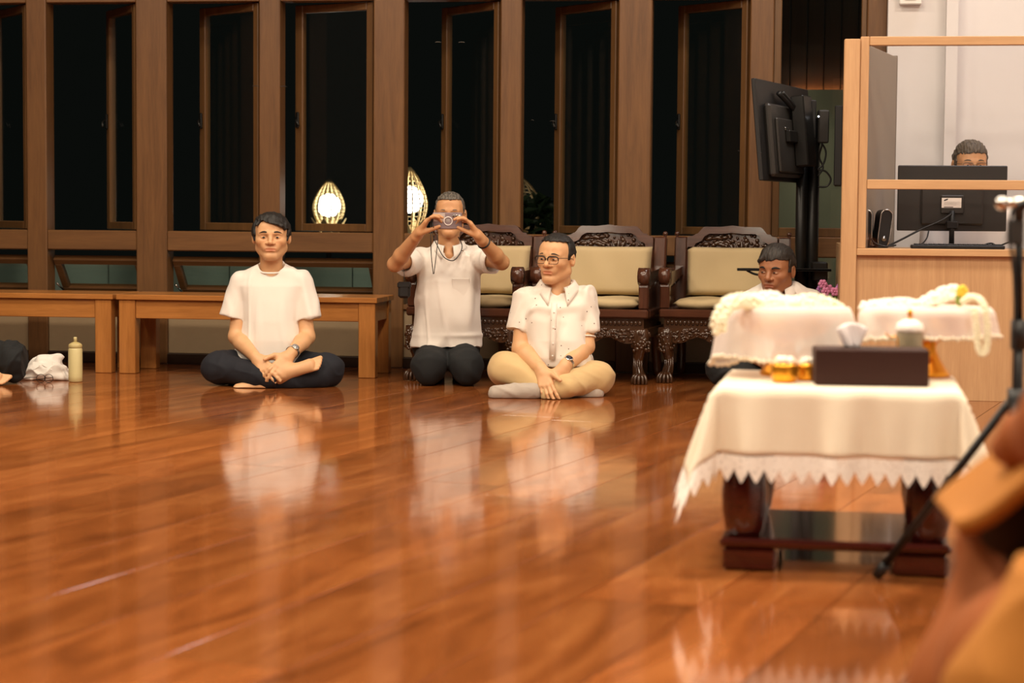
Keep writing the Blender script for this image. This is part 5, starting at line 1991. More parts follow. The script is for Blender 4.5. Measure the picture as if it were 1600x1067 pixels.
# ------------------------------------------------------------------ man half hidden behind the offering tray
def man_four():
    D = 9.86
    b = at(1215, 600, D)
    p = Person((b.x, D, 0), 'dark haired man sitting behind the white draped offering tray', 'person')
    J = p.J
    H = Head(J(1213, 421, D - .02), rot(-30, 8, 2), 1.04, .98, 1.0)
    lo, hi = V(-.42, -.45, 0), V(.42, .30, .82)
    f = Field(lo, hi, .003)
    add_head(f, H, 1.15)
    f.add(rc(J(1217, 440, D + .01), J(1220, 470, D + .05), .056, .062), .03)
    f.add(ell(J(1221, 482, D + .06), (.15, .09, .05)), .04)
    f.add(stack(p.rows([(480, 1185, 1257, .09, D + .06), (540, 1185, 1257, .1, D + .06), (590, 1185, 1257, .11, D + .08)])), .03)
    SL, EL, WL = J(1176, 474, D + .03), J(1168, 548, D - .1), J(1200, 570, D - .25)
    SR, ER, WR = J(1266, 472, D + .03), J(1272, 548, D - .1), J(1240, 570, D - .25)
    skin_limb(f, SL, EL, WL); skin_limb(f, SR, ER, WR)
    hand(f, WL, V(.5, -.5, -.4), V(.2, .5, -.8), 1); hand(f, WR, V(-.5, -.5, -.4), V(-.2, .5, -.8), -1)
    foot(f, J(1200, 595, D - .2), J(1150, 597, D - .22), V(0, -.2, .9), big=-1, s=.9)
    foot(f, J(1240, 595, D - .15), J(1290, 597, D - .16), V(0, -.2, .9), big=1, s=.9)
    p.body(f, H, M['skin_c'], stubble=.3)
    f = Field(lo - .05, hi, .005)
    f.add(stack(p.rows([(441, 1198, 1244, .068, D + .045), (445, 1188, 1252, .08, D + .05), (450, 1176, 1264, .09, D + .05), (458, 1164, 1278, .10, D + .05), (474, 1160, 1283, .115, D + .04),
                        (520, 1170, 1272, .13, D + .03), (585, 1168, 1276, .15, D + .04)])), 0)
    for S_, E_ in ((SL, EL), (SR, ER)):
        c = S_ + (E_ - S_) * .75
        ax = (E_ - S_) / np.linalg.norm(E_ - S_)
        f.add(rc(S_, c + ax * .05, .066, .064, cut=(c, ax)), .012)
    f.cut(rc(J(1217, 425, D), J(1218, 456, D + .01), .062, .070), .004)
    f.cut(rc(J(1206, 455, D - .08), J(1206, 480, D - .11), .03, .006), .004)
    p.cloth('shirt', f, M['white_tee'], foldset(73, .004, 30))
    p.collar(J(1218, 449, D + .02), .070, .074, .042, M['white_tee'], gap=.7, spread=.024, point=.05, drop=.018, lift=.014, yaw=R(-10))
    f = Field(V(-.46, -.45, -.01), V(.46, .30, .34), .005)
    f.add(ell(J(1220, 580, D + .08), (.18, .16, .10)), 0)
    KL, KR = J(1128, 576, D - .12), J(1274, 580, D - .12)
    f.add(rc(J(1195, 576, D + .05), KL, .095, .072), .03).add(rc(J(1245, 578, D + .05), KR, .095, .072), .03)
    f.add(rc(KL, J(1240, 594, D - .16), .07, .05), .03).add(rc(KR, J(1200, 594, D - .2), .07, .05), .03)
    p.cloth('trousers', f, M['black_trousers'], foldset(83, .0035, 36, (1, 1, 1)))
    p.hair(H, M['hair_dark'], z0=.055, slope=.12, temple=-.030, thick=.013, top=.020, seed=9, wob=.003, rough=.0022,
           fringe=[((.0, -.05, .10), (-.045, -.088, .062), .015, .008), ((-.02, -.05, .10), (-.058, -.07, .05), .015, .008)])
    p.face(H, M['hair_black'], brow_y=.022, brow_t=.005, slant=.002, gaze=(-.8, 0), open_=.6)
    return p


# ------------------------------------------------------------------ man at the booth desk
def man_five():
    D = 10.12
    b = at(1516, 400, D)
    p = Person((b.x, D, 0), 'person with short hair behind the computer monitor in the booth', 'person')
    J = p.J
    H = Head(J(1516, 257, D), rot(0, 5, 0), 1.0, 1.02, 1.0)
    zs = H.o[2] - .26      # shoulder height
    cx = H.o[0]
    f = Field(V(-.34, -.55, .30), V(.34, .3, H.o[2] + .16), .0035)
    add_head(f, H)
    f.add(rc(H.o + V(0, .02, -.08), H.o + V(0, .05, -.22), .054, .06), .03)
    f.add(rc(V(-.15, .05, zs), V(.15, .05, zs), .06), .04)
    f.add(stack([(zs, 0, .05, .14, .09), (zs - .5, 0, .05, .14, .11)]), .03)
    SL, EL, WL = V(-.185, .04, zs - .02), V(-.21, -.05, zs - .29), V(-.10, -.30, zs - .30)
    SR, ER, WR = V(.185, .04, zs - .02), V(.21, -.05, zs - .29), V(.10, -.30, zs - .30)
    skin_limb(f, SL, EL, WL); skin_limb(f, SR, ER, WR)
    hand(f, WL, V(.2, -1, -.1), V(0, 0, -1), -1, curl=(.2, .3, .3)); hand(f, WR, V(-.2, -1, -.1), V(0, 0, -1), 1, curl=(.2, .3, .3))
    p.body(f, H, M['skin_b'])
    f = Field(V(-.36, -.25, .25), V(.36, .3, zs + .12), .006)
    f.add(stack([(zs + .075, 0, .045, .075, .07), (zs + .05, 0, .05, .15, .09), (zs, 0, .05, .205, .105), (zs - .15, 0, .04, .19, .12), (zs - .5, 0, .05, .19, .13)]), 0)
    for S_, E_ in ((SL, EL), (SR, ER)):
        c = S_ + (E_ - S_) * .75; ax = (E_ - S_) / np.linalg.norm(E_ - S_)
        f.add(rc(S_, c + ax * .05, .066, .064, cut=(c, ax)), .012)
    f.cut(rc(H.o + V(0, .02, -.10), H.o + V(0, .035, -.20), .06, .066), .004)
    p.cloth('shirt', f, M['white_tee'], foldset(93, .004, 30))
    f = Field(V(-.3, -.75, -.01), V(.3, .35, .62), .007)
    f.add(ell(V(0, .06, .50), (.18, .16, .10)), 0)
    for s_ in (-1, 1):
        f.add(rc(V(s_ * .09, .05, .50), V(s_ * .11, -.36, .50), .088, .07), .03)
        f.add(rc(V(s_ * .11, -.36, .50), V(s_ * .11, -.33, .07), .066, .05), .03)
        f.add(rc(V(s_ * .11, -.33, .04), V(s_ * .12, -.50, .035), .042, .036), .03)
    p.cloth('trousers', f, M['black_trousers'])
    p.hair(H, M['hair_brown'], z0=.062, slope=.02, temple=-.036, thick=.012, top=.018, seed=12, wob=.004, rough=.003)
    p.face(H, M['hair_brown'], brow_y=.026, brow_t=.003)
    p.spectacles(H, M['frame_thin'], .025, .018, r=.0013)
    # the chair he sits on
    st = empty('office_stool', (p.base.x, p.base.y + .05, 0), label='black office stool under the man in the booth', cat='stool')
    MB().lathe([(.0001, .355), (.2, .355), (.21, .37), (.2, .40), (.0001, .405)], 28).build('seat', M['black_plastic'], st)
    MB().tube([(0, 0, .06), (0, 0, .356)], .022, 12).build('column', M['steel'], st)
    for k in range(5):
        a = k * 1.2566 + .3
        MB().tube([(0, 0, .075), (.24 * math.cos(a), .24 * math.sin(a), .045), (.24 * math.cos(a), .24 * math.sin(a), .0)], .016, 8).build('foot', M['black_plastic'], st)
    return p


# ------------------------------------------------------------------ person cut by the left edge of the picture
def man_six():
    D = 10.05
    b = at(-98, 600, D)
    p = Person((b.x, D, 0), 'seated person in black trousers whose knee and toes show beside the bundled shirt', 'person')
    J = p.J
    H = Head(J(-104, 372, D), rot(8, 2, 0))
    lo, hi = V(-.42, -.45, 0), V(.42, .30, .92)
    f = Field(lo, hi, .0045)
    add_head(f, H)
    f.add(rc(H.o + V(0, .02, -.08), H.o + V(0, .05, -.22), .054, .06), .03)
    z = H.o[2] - .24
    f.add(rc(V(-.14, .05, z), V(.14, .05, z), .06), .04)
    f.add(stack([(z, 0, .05, .13, .09), (.12, 0, .07, .13, .10)]), .03)
    SL, EL, WL = V(-.18, .04, z - .02), V(-.22, -.04, z - .28), V(-.10, -.22, z - .38)
    SR, ER, WR = V(.18, .04, z - .02), V(.20, -.04, z - .26), V(.08, -.22, z - .36)
    skin_limb(f, SL, EL, WL); skin_limb(f, SR, ER, WR)
    hand(f, WL, V(.6, -.4, -.3), V(.2, .4, -.8), 1); hand(f, WR, V(-.6, -.4, -.3), V(-.2, .4, -.8), -1)
    foot(f, J(-48, 584, D - .16), J(10, 585, D - .18), V(-.1, -.5, .75), big=-1, s=.95)
    foot(f, J(-110, 598, D - .16), J(-165, 600, D - .17), V(0, -.2, .9), big=-1, s=.9)
    p.body(f, H, M['skin_a'])
    f = Field(lo - .04, hi, .006)
    f.add(stack([(z + .07, 0, .045, .075, .07), (z + .04, 0, .05, .15, .09), (z - .01, 0, .05, .19, .105), (z - .15, 0, .04, .17, .12), (.16, 0, .05, .19, .14)]), 0)
    for S_, E_ in ((SL, EL), (SR, ER)):
        c = S_ + (E_ - S_) * .7; ax = (E_ - S_) / np.linalg.norm(E_ - S_)
        f.add(rc(S_, c + ax * .05, .066, .064, cut=(c, ax)), .012)
    f.cut(rc(H.o + V(0, .02, -.10), H.o + V(0, .035, -.20), .06, .066), .004)
    p.cloth('shirt', f, M['white_tee'], foldset(103, .004, 30))
    f = Field(V(-.46, -.40, -.01), V(.46, .30, .36), .0045)
    f.add(ell(V(0, .08, .11), (.18, .15, .10)), 0)
    KR = J(20, 563, D - .06); KL = J(-185, 575, D - .1)
    f.add(rc(V(.10, .05, .13), KR, .098, .092), .03).add(rc(V(-.1, .05, .12), KL, .098, .074), .03)
    f.add(rc(KR, J(24, 582, D - .05), .09, .052), .02)
    f.add(rc(J(24, 578, D - .05), J(-30, 592, D - .1), .05, .045), .03)
    f.add(rc(KL, J(-90, 590, D - .15), .07, .05), .03)
    p.cloth('trousers', f, M['black_trousers'], foldset(113, .004, 36, (1, 1, 1)))
    p.hair(H, M['hair_black'], seed=15)
    p.face(H, M['hair_black'])
    return p


for fn in (man_one, man_two, man_three, man_four, man_five, man_six):
    fn()
# ================================================================== things on the floor at the left
p = floor_pt(118, 596.5)
M['olive'] = plain('pale_olive_plastic', srgb(206, 192, 140), .45)
bt = empty('drink_bottle', (p.x, p.y, 0), label='pale olive drink bottle with spout cap standing by the bench leg', cat='bottle')
MB().lathe([(.030, 0), (.035, .004), (.0355, .03), (.0355, .165), (.033, .172), (.030, .174)], 28).build('body', M['olive'], bt)
cp = MB().lathe([(.033, .174), (.0345, .176), (.0345, .189), (.030, .195), (.018, .201), (.010, .204)], 28)
cap = cp.build('cap', plain('olive_cap', srgb(188, 170, 116), .45), bt)
MB().lathe([(.009, .203), (.0085, .222), (.0095, .226), (.006, .229), (.0001, .229)], 16).build('spout', M['olive'], cap)

q = floor_pt(68, 594)
bd = empty('folded_shirt', (q.x, q.y + .06, 0), label='crumpled white shirt bundled on the floor beside the bottle', cat='shirt')
f = Field(V(-.20, -.16, -.01), V(.20, .20, .22), .0038)
f.add(ell(V(.0, .0, .03), (.125, .10, .05)), 0)
f.add(ell(V(.0, .01, .07), (.085, .07, .055)), .03)
f.add(rc(V(-.02, -.03, .10), V(.06, .02, .105), .030, .026), .02)
f.add(rc(V(-.07, -.05, .045), V(-.01, -.07, .07), .032, .026), .015)
f.add(rc(V(.02, -.07, .05), V(.10, -.04, .055), .03, .026), .012)
f.add(rc(V(-.12, -.06, .015), V(-.06, -.08, .012), .014, .016), .015)
f.add(rc(V(.05, -.08, .018), V(.12, -.05, .02), .02, .022), .012)
Pm, Qm = f.mesh()
nn = vnormals(Pm, Qm)
cre = 1 - np.abs(np.sin(wave(Pm, 5, 30, 2.2, 5)))
Pm = Pm + nn * (cre ** 2 * .012 - .004)[:, None] + nn * wave(Pm, 8, 60, .003, 6)[:, None]
Pm = relax(Pm, Qm, 1, .4)
Pm[:, 2] = np.maximum(Pm[:, 2], .001)
link_mesh('cloth', np_mesh('cloth', Pm, Qm, M['white_tee']), bd)
# shirt collar leaves lying on top
for sx, a in ((-1, .25), (1, -.35)):
    T = Matrix.Translation((.0 + sx * .028, -.085, .075)) @ Matrix.Rotation(R(-28), 4, 'X') @ Matrix.Rotation(a, 4, 'Y')
    o = MB().prism([(-.028, .018), (.03, .022), (.012 * sx, -.03)], -.002, .002, 'y', M=T).build('collar', M['white_tee'], bd)

g0 = floor_pt(62, 598)
gl = empty('eyeglasses', (g0.x, g0.y, 0), label='dark round eyeglasses lying before the bundled shirt', cat='glasses')
fr = MB()
for cx in (.006, .046):
    fr.tube([(cx + .021 * math.cos(2 * math.pi * k / 24), .004 * math.cos(2 * math.pi * k / 24), .0225 + .021 * math.sin(2 * math.pi * k / 24)) for k in range(24)], .0016, 6, closed=True)
fr.tube(bez([(.026, 0, .026), (.03, -.002, .03), (.034, 0, .026)], 4), .0015, 6)
fr.build('rims', M['frame_black'], gl)
for cx in (.006, .046):
    v = [(cx, 0, .0225)] + [(cx + .020 * math.cos(2 * math.pi * k / 24), .004 * math.cos(2 * math.pi * k / 24), .0225 + .020 * math.sin(2 * math.pi * k / 24)) for k in range(24)]
    MB().add(v, [(0, 1 + k, 1 + (k + 1) % 24) for k in range(24)], True).build('lens', M['lens'], gl)
MB().tube(bez([(-.014, .004, .028), (-.06, .03, .024), (-.10, .05, .014), (-.112, .056, .004)], 6), .0016, 6).build('temple', M['frame_black'], gl)
MB().tube(bez([(.064, .006, .028), (.0, .045, .016), (-.05, .055, .006)], 6), .0016, 6).build('temple', M['frame_black'], gl)

# ================================================================== offering table
TR = R(-10)
ux = Vector((math.cos(TR), math.sin(TR), 0)); uy = Vector((-math.sin(TR), math.cos(TR), 0))
p0 = floor_pt(1123, 891.5)
TC = p0 + ux * .28 + uy * .26
T_M = Matrix.Translation(TC) @ Matrix.Rotation(TR, 4, 'Z')
T_MI = T_M.inverted()
M['lacquer'] = wood('dark_red_lacquer', srgb(38, 11, 9), srgb(76, 25, 20), 'x', rough=.14, coat=.6, rand=.0, bump=.0)
tb = empty('offering_table', TC, TR, label='low dark red lacquered table under the lace tablecloth', cat='table')
ZT = .452
MB().box((-.28, -.26, .058), (.28, .26, .082), .008).build('lower_shelf', M['lacquer'], tb)
for sx in (-1, 1):
    for sy in (-1, 1):
        x0, x1 = sorted((sx * .272, sx * .14)); y0, y1 = sorted((sy * .252, sy * .13))
        MB().box((x0, y0, 0), (x1, y1, .058), .008).build('foot', M['lacquer'], tb)
        lg = MB()
        prof = [(.040, .082), (.048, .10), (.056, .14), (.058, .19), (.052, .25), (.042, .31), (.036, .36), (.036, .40)]
        lg.lathe(prof, 20, M=Matrix.Translation((sx * .222, sy * .202, 0)))
        lg.build('leg', M['lacquer'], tb)
for sx in (-1, 1):
    x0, x1 = sorted((sx * .265, sx * .240))
    MB().box((x0, -.24, .385), (x1, .24, .43), .003).build('apron', M['lacquer'], tb)
for sy in (-1, 1):
    y0, y1 = sorted((sy * .245, sy * .220))
    MB().box((-.239, y0, .385), (.239, y1, .43), .003).build('apron', M['lacquer'], tb)
MB().box((-.28, -.26, .4305), (.28, .26, ZT), .006).build('table_top', M['lacquer'], tb)

M['linen'] = plain('white_linen', srgb(238, 226, 204), .85, noise=.02, bump=.1, bscale=500)


def sheer(name, col, hole=.45, scale=160.0, base=.12):
    """thin woven lace: cloth that lets light through in small holes"""
    m, nt, b = mat_base(name)
    b.inputs['Base Color'].default_value = col
    b.inputs['Roughness'].default_value = .9
    tc = N(nt, 'ShaderNodeTexCoord')
    vo = N(nt, 'ShaderNodeTexVoronoi', i_Scale=scale)
    nt.links.new(tc.outputs['Object'], vo.inputs['Vector'])
    gt = N(nt, 'ShaderNodeMath', operation='GREATER_THAN'); gt.inputs[1].default_value = hole
    nt.links.new(vo.outputs['Distance'], gt.inputs[0])
    mr = N(nt, 'ShaderNodeMapRange'); mr.inputs[3].default_value = base; mr.inputs[4].default_value = 1.0
    nt.links.new(gt.outputs[0], mr.inputs[0])
    nt.links.new(mr.outputs[0], b.inputs['Alpha'])
    return m


M['lace'] = sheer('white_lace', srgb(246, 240, 232), .22, 110.0, .45)
M['gauze'] = plain('white_gauze', srgb(250, 242, 236), .9, noise=.02, alpha=.62)
CA, CBv = .288, .268
OH = .172


def drape(x, y):
    cx = max(-CA, min(CA, x)); cy = max(-CBv, min(CBv, y))
    ex, ey = x - cx, y - cy
    L = math.hypot(ex, ey)
    if L < 1e-7: return Vector((x, y, ZT + .003))
    dx, dy = ex / L, ey / L
    corner = 2 * abs(dx * dy)
    s = cx * 1.0 + cy * 1.3
    wob = math.sin(s * 34 + 1.0) * .55 + math.sin(s * 57 + 2.3) * .35
    if corner > .02: wob = wob * (1 - corner) + corner * math.sin(math.atan2(dy, dx) * 9 + 1) * .6
    k = min(1, L / .16)
    out = .012 * min(1, L / .02) + L * (.10 + .30 * corner) + wob * .026 * k
    z = ZT + .003 - (L - .010 * (1 - math.exp(-L / .02))) * (1.0 + .02 * corner)
    return Vector((cx + dx * out, cy + dy * out, z))


cl = empty('tablecloth', TC, TR, label='white linen tablecloth with pointed lace hem draped over the low table', cat='tablecloth')


def axis_pts(a, oh, n1, n2):
    return [-a - oh + oh * i / n1 for i in range(n1)] + [-a + 2 * a * i / n2 for i in range(n2)] + [a + oh * i / n1 for i in range(n1 + 1)]


AX = axis_pts(CA, OH, 14, 40); AY = axis_pts(CBv, OH, 14, 38)
o = MB().grid([[drape(x, y) for y in AY] for x in AX], len(AX), len(AY)).build('cloth', M['linen'], cl)
solidify(o, .0012, 0)
# lace strip with pointed teeth all round
per = []
W2, H2 = CA + OH, CBv + OH
step = .0045
def edge(ax0, ay0, ax1, ay1):
    n = int(math.hypot(ax1 - ax0, ay1 - ay0) / step)
    return [(ax0 + (ax1 - ax0) * i / n, ay0 + (ay1 - ay0) * i / n) for i in range(n)]
per = edge(-W2, -H2, W2, -H2) + edge(W2, -H2, W2, H2) + edge(W2, H2, -W2, H2) + edge(-W2, H2, -W2, -H2)
P = []
tooth = .036
for i, (x, y) in enumerate(per):
    t = (i * step / tooth) % 1.0
    ln = .034 + .034 * (1 - abs(2 * t - 1)) ** .8
    sx = W2 if abs(abs(x) - W2) < 1e-6 else None
    row = []
    for j in range(6):
        e_ = ln * j / 5 - .002 * (j == 0)
        xx = x + (math.copysign(e_, x) if abs(x) > CA else 0) * (1 if abs(abs(x) - W2) < .02 else abs(x) / W2 * .0 + (abs(abs(x) - CA) / OH if abs(x) > CA else 0))
        yy = y + (math.copysign(e_, y) if abs(y) > CBv else 0) * (1 if abs(abs(y) - H2) < .02 else (abs(abs(y) - CBv) / OH if abs(y) > CBv else 0))
        v = drape(xx, yy)
        row.append(v)
    P.append(row)
MB().grid(P, len(P), 6, closed_u=True).build('lace_hem', M['lace'], cl, fix=False)


def on_table(px, py, D):
    q = T_MI @ at(px, py, D)
    return q


M['gold'] = plain('gilded_metal', srgb(232, 160, 48), .28, metal=.85)
M['jasmine'] = plain('jasmine_white', srgb(252, 244, 216), .7, noise=.06)
M['jasmine_pale'] = plain('jasmine_cream', srgb(254, 250, 238), .7, noise=.05)


def pedestal_tray(px, D, label, clabel, r, oh, seed, hgt=.175, sx=1.0):
    c = at(px, 575, D)
    e = empty('pedestal_tray', (c.x, c.y, ZT + .0035), label=label, cat='tray', group='gilded pedestal trays')
    prof = [(.062, 0), (.066, .006), (.060, .014), (.036, .05), (.026, .075), (.030, .09), (.06, .10), (r * .72, .115), (r * .93, hgt - .022), (r, hgt), (r - .006, hgt), (r * .9, hgt - .02), (.0001, .125)]
    MB().lathe(prof, 36).build('bowl', M['gold'], e)
    # gauze over the rim, hanging in soft folds
    ce = empty('tray_cloth', (c.x, c.y, ZT + .0035), label=clabel, cat='cloth', group='scalloped white cloths on the trays')
    nseg, nr = 96, 16
    P = []
    rng = random.Random(seed)
    ph = [rng.uniform(0, 6.28) for _ in range(4)]
    for i in range(nseg):
        a = 2 * math.pi * i / nseg
        wob = .5 * math.sin(7 * a + ph[0]) + .35 * math.sin(12 * a + ph[1])
        sc = .004 * abs(math.sin(18 * a))
        len_ = oh * (1 + .12 * math.sin(2 * a + ph[2]) + .08 * math.sin(3 * a + ph[3])) + sc
        row = []
        for j in range(nr + 1):
            t = j / nr
            if t < .35:
                rr = r * 1.02 * t / .35; z = hgt + .003
                if t < .2: z -= 0.0
            else:
                w = (t - .35) / .65
                rr = r * 1.02 + .012 * min(1, w * 6) + len_ * w * .12 + wob * .012 * w
                z = hgt + .003 - len_ * w + .004 * (1 - min(1, w * 8))
            row.append((rr * math.cos(a) * sx, rr * math.sin(a), z))
        P.append(row)
    MB().grid(P, nseg, nr + 1, closed_u=True).build('gauze', M['gauze'], ce, fix=False)
    ru = MB()
    for i in range(nseg):
        x, y, z = P[i][nr]
        ru.ball((x, y, z), (.006, .006, .006), 6, 4)
    tag(ru.build('scalloped_edge', M['linen'], ce), kind='stuff')
    return c, ZT + .0035 + hgt


def garland(pts, label, r=.013, mat='jasmine', seed=0, tassel=False):
    """string of jasmine buds along a path"""
    rng = random.Random(seed)
    P = bez(pts, 14)
    mb = MB()
    acc = 0
    last = P[0]
    for q in P:
        if (q - last).length < r * .55 and q is not P[0]: continue
        d = (q - last); last = q
        for k in range(5):
            a = k * 1.2566 + rng.uniform(0, 1)
            off = Vector((math.cos(a), .4 * math.sin(a), math.sin(a))) * r * .62
            mb.ball(q + off, (r * .55, r * .55, r * .5), 6, 4)
    base = Vector((sum(q.x for q in P) / len(P), sum(q.y for q in P) / len(P), min(q.z for q in P)))
    mb.v = [tuple(Vector(v) - base) for v in mb.v]
    o = mb.build('jasmine_garland', M[mat])
    o.location = base
    return tag(o, label, 'garland', 'jasmine garlands on the trays')


c1, z1 = pedestal_tray(1226, 5.20, 'gilded pedestal tray on the side of the table nearer the seated men', 'white scalloped gauze cloth hanging over the tray behind the golden cups', .150, .138, 4, .180, 1.06)
c2, z2 = pedestal_tray(1446, 5.20, 'gilded pedestal tray on the side of the table nearer the robed person', 'white scalloped gauze cloth hanging over the tray behind the lidded cup', .150, .075, 9, .180, 1.05)


def GP(px, py, D): return at(px, py, D)


D1 = 5.2
garland([GP(1182, 474, D1 - .10), GP(1158, 470, D1 - .13), GP(1138, 476, D1 - .165), GP(1126, 492, D1 - .185), GP(1122, 512, D1 - .185)], 'thick jasmine garland hanging over the outer rim of the tray by the cups', .020, 'jasmine', 1)
garland([GP(1150, 482, D1 + .02), GP(1175, 474, D1 - .02), GP(1205, 467, D1 - .04), GP(1232, 476, D1 - .04)], 'jasmine garland curled beside the rim of the tray by the cups', .022, 'jasmine_pale', 2)
garland([GP(1190, 482, D1 - .08), GP(1212, 477, D1 - .09), GP(1240, 480, D1 - .09), GP(1262, 474, D1 - .08)], 'jasmine garland across the middle of the tray by the cups', .018, 'jasmine', 3)
garland([GP(1240, 474, D1), GP(1265, 470, D1 - .02), GP(1290, 474, D1 - .02), GP(1310, 482, D1)], 'jasmine garland on the inner half of the tray by the cups', .019, 'jasmine', 4)
D2 = 5.2
garland([GP(1352, 480, D2), GP(1385, 476, D2 - .02), GP(1415, 475, D2 - .02), GP(1440, 478, D2)], 'jasmine garland lying flat behind the lidded cup', .016, 'jasmine_pale', 5)
garland([GP(1448, 474, D2), GP(1470, 462, D2 - .02), GP(1492, 457, D2 - .02), GP(1504, 466, D2)], 'coiled jasmine garland beside the yellow flower', .020, 'jasmine_pale', 6)
garland([GP(1506, 470, D2 - .10), GP(1520, 464, D2 - .14), GP(1536, 474, D2 - .175), GP(1543, 510, D2 - .185), GP(1541, 546, D2 - .185), GP(1531, 549, D2 - .185), GP(1527, 520, D2 - .185), GP(1523, 486, D2 - .18)], 'looped jasmine garland hanging off the tray near the robed person', .009, 'jasmine', 7)
fq = GP(1503, 462, D2 - .07)
fw = empty('yellow_flower', fq, label='small yellow flower with green leaf on the tray', cat='flower')
pt = MB()
for k in range(5):
    a = k * 1.2566
    pt.ball((.008 * math.cos(a), 0, .012 + .008 * math.sin(a)), (.009, .006, .009), 7, 5)
pt.build('petals', plain('yellow_petal', srgb(244, 206, 66), .6), fw)
MB().ball((-.004, .004, -.008), (.013, .006, .02), 8, 6).build('leaf', plain('fresh_leaf', srgb(128, 146, 62), .6), fw)

# golden cups
for px, D, lab, s in ((1226, 4.97, 'round golden cup on the table, clear of the brown box', 1.0), (1262, 5.03, 'golden cup partly behind the brown box', .92)):
    q = at(px, 586, D)
    e = empty('golden_cup', (q.x, q.y, ZT + .004), label=lab, cat='cup', group='golden cups')
    MB().lathe([(.024 * s, 0), (.031 * s, .004), (.034 * s, .02), (.034 * s, .04 * s), (.032 * s, .047 * s), (.029 * s, .047 * s), (.030 * s, .03 * s), (.0001, .008)], 28).build('bowl', M['gold'], e)
    bl = MB()
    rng = random.Random(int(px))
    for k in range(7):
        a = k * .9
        bl.ball((.014 * math.cos(a), .014 * math.sin(a), .047 * s + rng.uniform(.0, .016)), (.010, .010, .012), 7, 5)
    tag(bl.build('buds', M['jasmine_pale'], e), kind='stuff')

# brown tissue box
q = at(1366, 593, 4.87)
wv = 177 / (FPX / 4.87) / 2
bx = empty('tissue_box', (q.x, q.y + .065, ZT + .004), R(-5), label='dark brown tissue box with a white tissue on the table', cat='tissue box')
hb = .091
m_ = M['brown_box'] = plain('dark_brown_leather', srgb(54, 30, 25), .6, spec=.25, noise=.08, bump=.1, bscale=300)
MB().box((-wv, -.065, 0), (wv, .065, hb), .004).build('case', m_, bx)
MB().box((-.07, -.012, hb), (.02, .012, hb + .0015)).build('slot', M['black_plastic'], bx)
P = []
for i in range(9):
    row = []
    for j in range(8):
        a = (i / 8 - .5) * 2; t = j / 7
        row.append((-.045 + a * (.018 + .022 * t), .008 * math.sin(a * 5 + t * 3), hb + t * (.062 - .016 * a * a) ))
    P.append(row)
o = MB().grid(P, 9, 8).build('tissue', plain('white_tissue', srgb(244, 238, 240), .9), bx)
solidify(o, .0008, 0)

# lidded cup
q = at(1420, 580, 5.04)
cu = empty('lidded_cup', (q.x, q.y, ZT + .004), label='grey patterned cup with white lid and gold knob behind the brown box', cat='cup')
MB().lathe([(.022, 0), (.03, .006), (.033, .03), (.034, .12), (.032, .126), (.029, .126), (.029, .02), (.0001, .012)], 32).build('body', plain('grey_glaze', srgb(140, 128, 104), .3, noise=.45, nscale=26), cu)
lid = MB().lathe([(.035, .126), (.036, .132), (.032, .146), (.016, .156), (.0001, .158)], 32).build('lid', plain('white_glaze', srgb(246, 238, 232), .25), cu)
MB().lathe([(.004, .156), (.0035, .163), (.007, .170), (.006, .178), (.0001, .184)], 14).build('knob', M['gold'], lid)
MB().tube(bez([(.032, 0, .108), (.056, 0, .104), (.06, 0, .072), (.033, 0, .05)], 6), .005, 8).build('handle', M['gold'], cu)
q2 = at(1382, 585, 5.0)
sp = empty('spoon', (q2.x, q2.y, ZT + .004), label='thin dark spoon leaning up behind the brown box', cat='spoon')
qa = Vector(at(1384, 521, 5.0)) - Vector((q2.x, q2.y, ZT + .004))
MB().tube(bez([qa, qa + Vector((.012, 0, -.010)), qa + Vector((.03, 0, -.016)), Vector((.03, .0, .004))], 6), .0025, 7).build('handle', M['gold'], sp)
MB().ball((.03, 0, .006), (.012, .016, .004), 10, 6).build('bowl', M['gold'], sp)

# ================================================================== microphone stand
PD_ = 4.42
pb = at(1590, 600, PD_)
ms = empty('microphone_stand', (pb.x, pb.y, 0), label='black microphone stand with splayed legs before the booth', cat='microphone stand')
ztop = at(1583, 322, PD_).z
MB().tube([(0, 0, .30), (0, 0, .62)], .0125, 14).tube([(0, 0, .62), (-.006, 0, ztop)], .0095, 14).build('pole', M['black_metal'], ms)
MB().tube([(0, 0, .58), (0, 0, .645)], .018, 14).build('clutch', M['black_plastic'], ms)
hubz = at(1590, 628, PD_).z
MB().tube([(0, 0, hubz - .03), (0, 0, hubz + .03)], .022, 14).build('hub', M['black_plastic'], ms)
ft = floor_pt(1370, 907)
leg = Vector((ft.x - pb.x, ft.y - pb.y, .012))
for k in range(3):
    Rz = Matrix.Rotation(2 * math.pi * k / 3, 3, 'Z')
    v = Rz @ leg
    l = MB().tube([Vector((v.x * .05, v.y * .05, hubz)), v], .0095, 10).build('leg', M['black_metal'], ms)
    MB().tube([v * .93 + Vector((0, 0, hubz * .07)), v], .013, 10).build('rubber_foot', M['black_plastic'], l)
    MB().tube([Vector((0, 0, .32)), Vector((v.x * .45, v.y * .45, hubz * .57))], .005, 8).build('brace', M['black_metal'], ms)
bm_ = MB().tube(bez([(-.006, 0, ztop - .03), (-.006, -.02, ztop), (.03, -.04, ztop + .015), (.09, -.06, ztop + .02)], 6), .011, 10)
bm_.build('clamp', M['black_plastic'], ms)
MB().tube([(-.045, 0, ztop + .006), (.06, -.02, ztop + .012)], .012, 12).ball((-.045, 0, ztop + .006), .016, 12, 8).build('microphone', M['silver'], ms)
MB().tube(bez([(-.02, 0, ztop - .005), (-.028, -.01, ztop - .06), (-.016, -.012, ztop - .16), (-.012, -.012, .62), (-.014, -.014, .35), (-.03, -.03, .05)], 8), .004, 7).build('cable', M['black_plastic'], ms)
